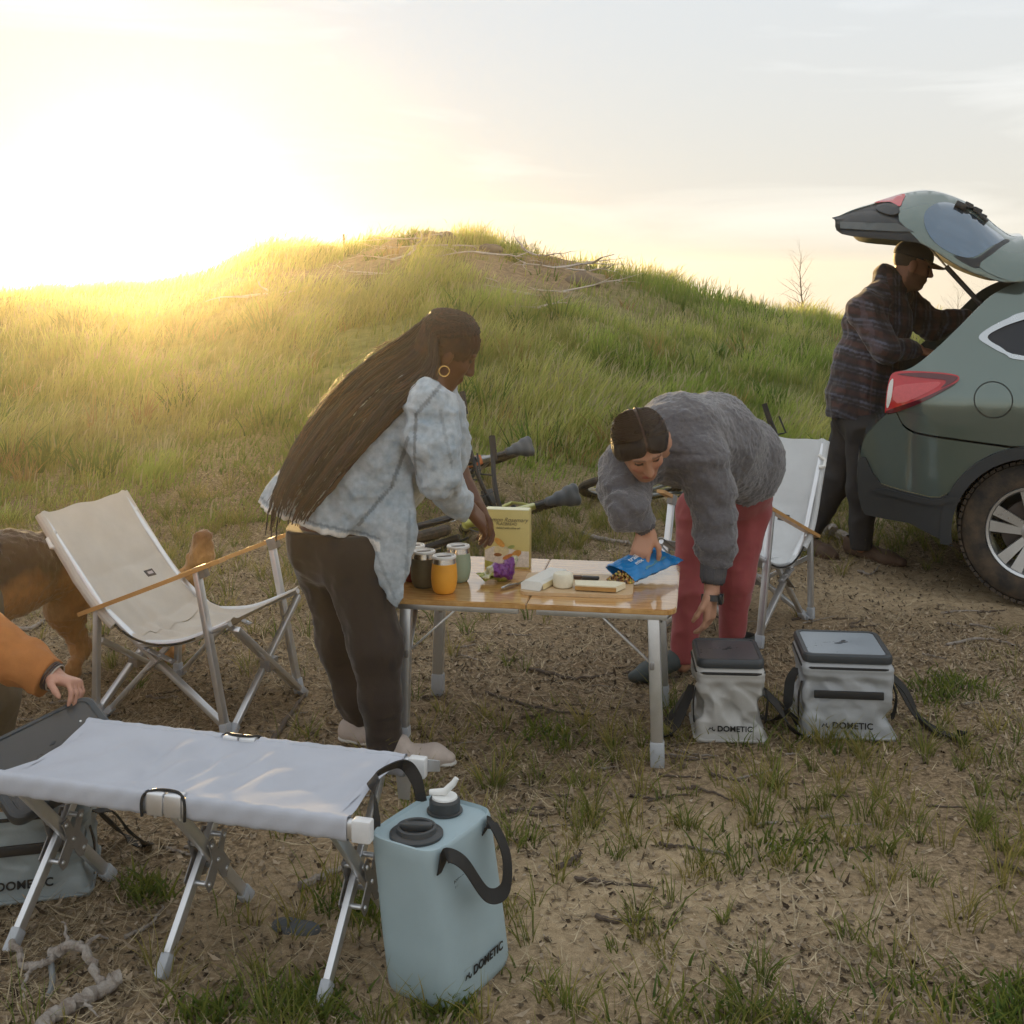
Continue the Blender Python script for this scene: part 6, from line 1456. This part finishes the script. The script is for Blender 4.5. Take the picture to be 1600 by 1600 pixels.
# ---------------------------------------------------------------- dead wood, twigs, bare saplings
BARK = mat('weathered_grey_wood', (.40, .36, .32), .9, 0, .35, 45, .9, 160, aniso=(1, 1, 1), col2=(.17, .135, .11))
TWIG = mat('dark_twig', (.10, .075, .058), .9, 0, .3, 40, .5, 120)
def hit(px, py):
    for Y in np.arange(8, 24, .04):
        p = at(px, py, Y)
        if p.z < gh(p.x, Y): return p
    return at(px, py, 18)
def limb(mb, p, d, L_, r, depth=0, kink=.35, sub=2, seg=6, drop=0):
    pts = [Vector(p)]; d = Vector(d).normalized(); rs = [r]
    for i in range(seg):
        d = (d+Vector((R.gauss(0, kink), R.gauss(0, kink), R.gauss(0, kink*.6)-drop))*.6).normalized(); pts.append(pts[-1]+d*L_/seg); rs.append(r*(1-.8*(i+1)/seg))
        if depth > 0 and i and R.random() < .75: limb(mb, pts[-1], d+Vector((R.gauss(0, .9), R.gauss(0, .9), R.gauss(0, .5))), L_*R.uniform(.35, .6), rs[-1]*.65, depth-1, kink, sub, seg, drop)
    mb.tube(pts, rs, 7)
for i, (px, py, s, dx) in enumerate(((742, 408, 1.0, 1), (700, 396, .8, -1), (862, 432, 1.0, .7), (845, 412, .7, -.6), (800, 470, .9, 1), (880, 470, .7, 1), (835, 497, .6, 1), (660, 385, .7, -1), (610, 420, .8, .5), (915, 436, .8, -.8), (560, 440, .7, 1), (380, 478, .9, 1))):
    p = hit(px, py); mb = MB(); limb(mb, (0, 0, .06), (dx, .2, .22), 1.0*s, .038*s, 2, .5, 2, 6, .02)
    limb(mb, (.05, 0, .05), (-dx*.6, -.3, .25), .6*s, .03*s, 1, .5)
    mb.v = [Vector((v.x*1.2, v.y*1.2, max(-.02, v.z*.5))) for v in mb.v]; o = mb.build('dead_branch', mat('bleached_wood', (.50, .44, .40), .9, 0, .3, 30, .6, 90), None, p+Vector((0, 0, .08))); tag(o, ['forked grey dead branch on the bare brow of the mound', 'grey dead branch lying high on the mound left of its bare brow', 'curled pale dead branch below the right shoulder of the mound', 'short dead branch standing out just under the ridge', 'long pale fallen branch halfway down the mound', 'pale stick lying right of the long fallen branch on the mound', 'lowest small pale stick on the mound, above the fleece woman', 'dead branch on the very top of the mound', 'dead branch in the grass left of the mound top', 'dark heap of dead twigs right of the bare brow', 'small dead branch deep in the golden grass', 'pale dead branch in the sunlit grass left of the braids'][i], 'branch', 'dead branches on the mound')
p = hit(537, 392); tag(MB().tube([(0, 0, -.1), (.005, 0, .16), (.0, 0, .27)], [.02, .018, .016], 8).build('post_stub', TWIG, None, p), 'short dark post stub on the left of the mound ridge', 'post')
# rocks on the brow
for i, (px, py, s) in enumerate(((690, 372, .22), (770, 384, .16), (905, 434, .2))):
    p = hit(px, py+8); s_ = SDF((-.4, -.4, -.3), (.4, .4, .4), .025).ell((0, 0, 0), (s*1.3, s, s*.6), None, .02).noise(lambda v: .06*vnoise(v, 5, i*3.)+.03*vnoise(v, 12, i*2.), .2)
    tag(link('rock', s_.mesh('rock'), mat('brown_rock', (.16, .125, .095), .9, 0, .3, 6, .6, 30), None, p), ['low brown rock on the summit of the mound', 'low brown rock just right of the mound summit', 'dark rock on the right shoulder of the mound'][i], 'rock', 'rocks on the mound')
# bare saplings beyond the right skyline
for i, (px, py, Y, h, lab) in enumerate(((1252, 500, 22, 1.35, 'leafless grey sapling standing on the right skyline'), (1498, 500, 30, 1.0, 'small leafless sapling seen under the raised tailgate'), (1540, 500, 31, .9, 'leafless sapling beside the gas strut of the tailgate'))):
    x = (px-800)/F*Y; z0 = gh(x, Y); topz = EYE-((400 if i == 0 else 455)-HOR)*Y/F; hh = max(.9, topz-z0)
    mb = MB(); pts = [Vector((0, 0, -.1))]; n = 9
    for k in range(n): pts.append(Vector((R.gauss(0, .012)+.02*math.sin(k*.7), R.gauss(0, .012), hh*(k+1)/n)))
    mb.tube(pts, [.020*(1-.85*k/n) for k in range(n+1)], 7); t = thing('bare_sapling', lab, 'tree', (x, Y, z0)); mb.build('trunk', TWIG, t)
    cr_ = MB()
    for k in range(2, n+1):
        for _ in range(3): limb(cr_, pts[k], (R.gauss(-.3, .7), R.gauss(0, .6), R.uniform(.5, 1.1)), hh*R.uniform(.18, .42), .007*(1.2-k/n), 1, .16, 2, 6)
    tag(cr_.build('crown', TWIG, t), kind='stuff')
# branch in the lower left corner
t = thing('fallen_branch', 'crooked weathered branch lying in the lower left corner', 'branch', gp(110, 1540))
B0 = Vector(t.location); ln = lambda *P: [gp(a, b)+Vector((0, 0, c))-B0 for a, b, c in P]
jt = lambda P: [p+Vector((R.gauss(0, .0035), R.gauss(0, .0035), R.gauss(0, .0025))) for p in P]
MB().tube(jt(bez(ln((20, 1490, .03), (38, 1520, .02), (52, 1532, .03), (75, 1525, .035), (85, 1512, .03)), 6)), [.008+.0012*math.sin(i*2.1) for i in range(25)], 8).build('side_branch', BARK, t)
MB().tube(jt(bez(ln((82, 1512, .028), (100, 1515, .05), (130, 1522, .06), (150, 1548, .04), (160, 1562, .02)), 6)), [.013-.0002*i+.0015*math.sin(i*1.9) for i in range(25)], 9).build('main_limb', BARK, t)
MB().tube(jt(bez(ln((190, 1548, .035), (160, 1560, .02), (120, 1580, .02), (80, 1605, .02), (40, 1640, .02)), 6)), [.016+.0016*math.sin(i*2.3)+.001*math.sin(i*5.1) for i in range(25)], 10).build('log', BARK, t)
for q_ in (((132, 1522, .06), (150, 1508, .07), (172, 1502, .05)), ((52, 1530, .03), (40, 1545, .02), (36, 1565, .01)), ((120, 1578, .03), (136, 1592, .03), (150, 1604, .02)), ((100, 1515, .05), (104, 1500, .07), (98, 1490, .08))):
    MB().tube(jt(bez(ln(*q_), 5)), [.0055-.0004*i for i in range(11)], 6).build('twig', BARK, t)
MB().tube(bez(ln((78, 1515, .03), (82, 1540, .012), (76, 1562, .008)), 6), .007, 7).build('twig', mat('blue_grey_twig', (.20, .21, .21), .9, 0, .2, 40), t)
# larger single sticks
def stick(label, P, r, m=TWIG, grp=None):
    pts = [gp(a, b) for a, b in P]; pts = [Vector((p.x, p.y, gh(p.x, p.y)+r*.8)) for p in pts]; c = pts[0].copy(); q = bez([p-c for p in pts], 6)
    q = [p+Vector((R.gauss(0, r*.5), R.gauss(0, r*.5), abs(R.gauss(0, r*.4)))) for p in q]
    tag(MB().tube(q, [r*(1-.6*i/len(q)) for i in range(len(q))], 7).build('stick', m, None, c), label, 'stick', grp)
stick('thin dark stick lying on the bare sand right of the jug', ((898, 1378), (945, 1384), (1028, 1392)), .007); stick('second dark stick on the sand, nearer the camera', ((930, 1440), (970, 1446), (1020, 1443)), .007)
stick('grey bark covered stick beside the middle bench leg', ((470, 1392), (500, 1378), (545, 1362)), .012, BARK); stick('long thin twig on the soil behind the jug', ((745, 1198), (780, 1216), (815, 1242)), .006); stick('pale bent twig under the bench', ((195, 1470), (240, 1445), (252, 1420)), .006, BARK)
stick('thick grey branch on the ground behind the white chair', ((1262, 838), (1300, 848), (1338, 862)), .045, BARK); stick('pale twig lying in front of the man', ((1340, 896), (1360, 900), (1375, 890)), .008, BARK)
stick('pale fallen branch between the table and the white chair', ((905, 838), (960, 848), (985, 854)), .016, BARK); stick('forked grey branch behind the dog', ((0, 995), (50, 985), (70, 975)), .014, BARK)
stick('dark stick left of the small cooler bag, under the table', ((830, 1050), (900, 1062), (960, 1052)), .008); stick('long stick under the middle of the table', ((760, 1085), (850, 1110), (930, 1120)), .007); stick('reddish stick by the far front chair leg', ((415, 1175), (450, 1128), (478, 1085)), .012)
stick('twig lying right of the large cooler bag', ((1480, 1010), (1540, 1000), (1590, 1012)), .007, BARK); stick('twig at the right edge of the sand', ((1555, 1345), (1580, 1355), (1610, 1368)), .008); stick('short dark stick beside the jug strap', ((870, 1360), (890, 1352), (910, 1340)), .008)
for i in range(140):
    y = R.uniform(950, 1330); x = R.uniform(0, 1600); a = R.uniform(-.5, .5); L_ = R.uniform(20, 70); stick('thin dry twig among the litter on the trampled soil', ((x, y), (x+L_*.5*math.cos(a)+R.gauss(0, 3), y+L_*.25*math.sin(a)), (x+L_*math.cos(a), y+L_*.5*math.sin(a)+R.gauss(0, 2))), R.uniform(.0025, .006), R.choice([TWIG, BARK]), 'thin twigs in the litter')
# dark stone half sunk in the soil under the bench
p = gp(462, 1452); s_ = SDF((-.15, -.12, -.05), (.15, .12, .06), .006).ell((0, 0, -.006), (.055, .026, .028), rotz(-.3), .01).noise(lambda v: .016*vnoise(v, 18, 2.), .04)
tag(link('stone', s_.mesh('stone'), mat('dark_slate', (.10, .11, .12), .95, 0, .3, 15, .4, 80), None, p), 'dark flat stone half sunk in the soil between bench and jug', 'stone')
# ---------------------------------------------------------------- haze volume added to stand in for the warm lens glare around the sun
zb = float(GZ.min())-1.5
hz = MB().box(((gx[0]+gx[-1])/2, (gy[0]+gy[-1])/2, (zb+3.2)/2), ((gx[-1]-gx[0])/2+2, (gy[-1]-gy[0])/2+2, (3.2-zb)/2))
m = bpy.data.materials.new('haze'); m.use_nodes = True; t = m.node_tree; t.nodes.remove(t.nodes['Principled BSDF'])
pv = t.nodes.new('ShaderNodeVolumePrincipled'); pv.inputs['Color'].default_value = (1, .93, .78, 1); pv.inputs['Density'].default_value = .0014; pv.inputs['Anisotropy'].default_value = .88
t.links.new(pv.outputs[0], t.nodes['Material Output'].inputs['Volume'])
tag(hz.build('haze', m, smooth=False), 'thin haze added for the golden glow around the sun', 'haze', None, 'stuff')
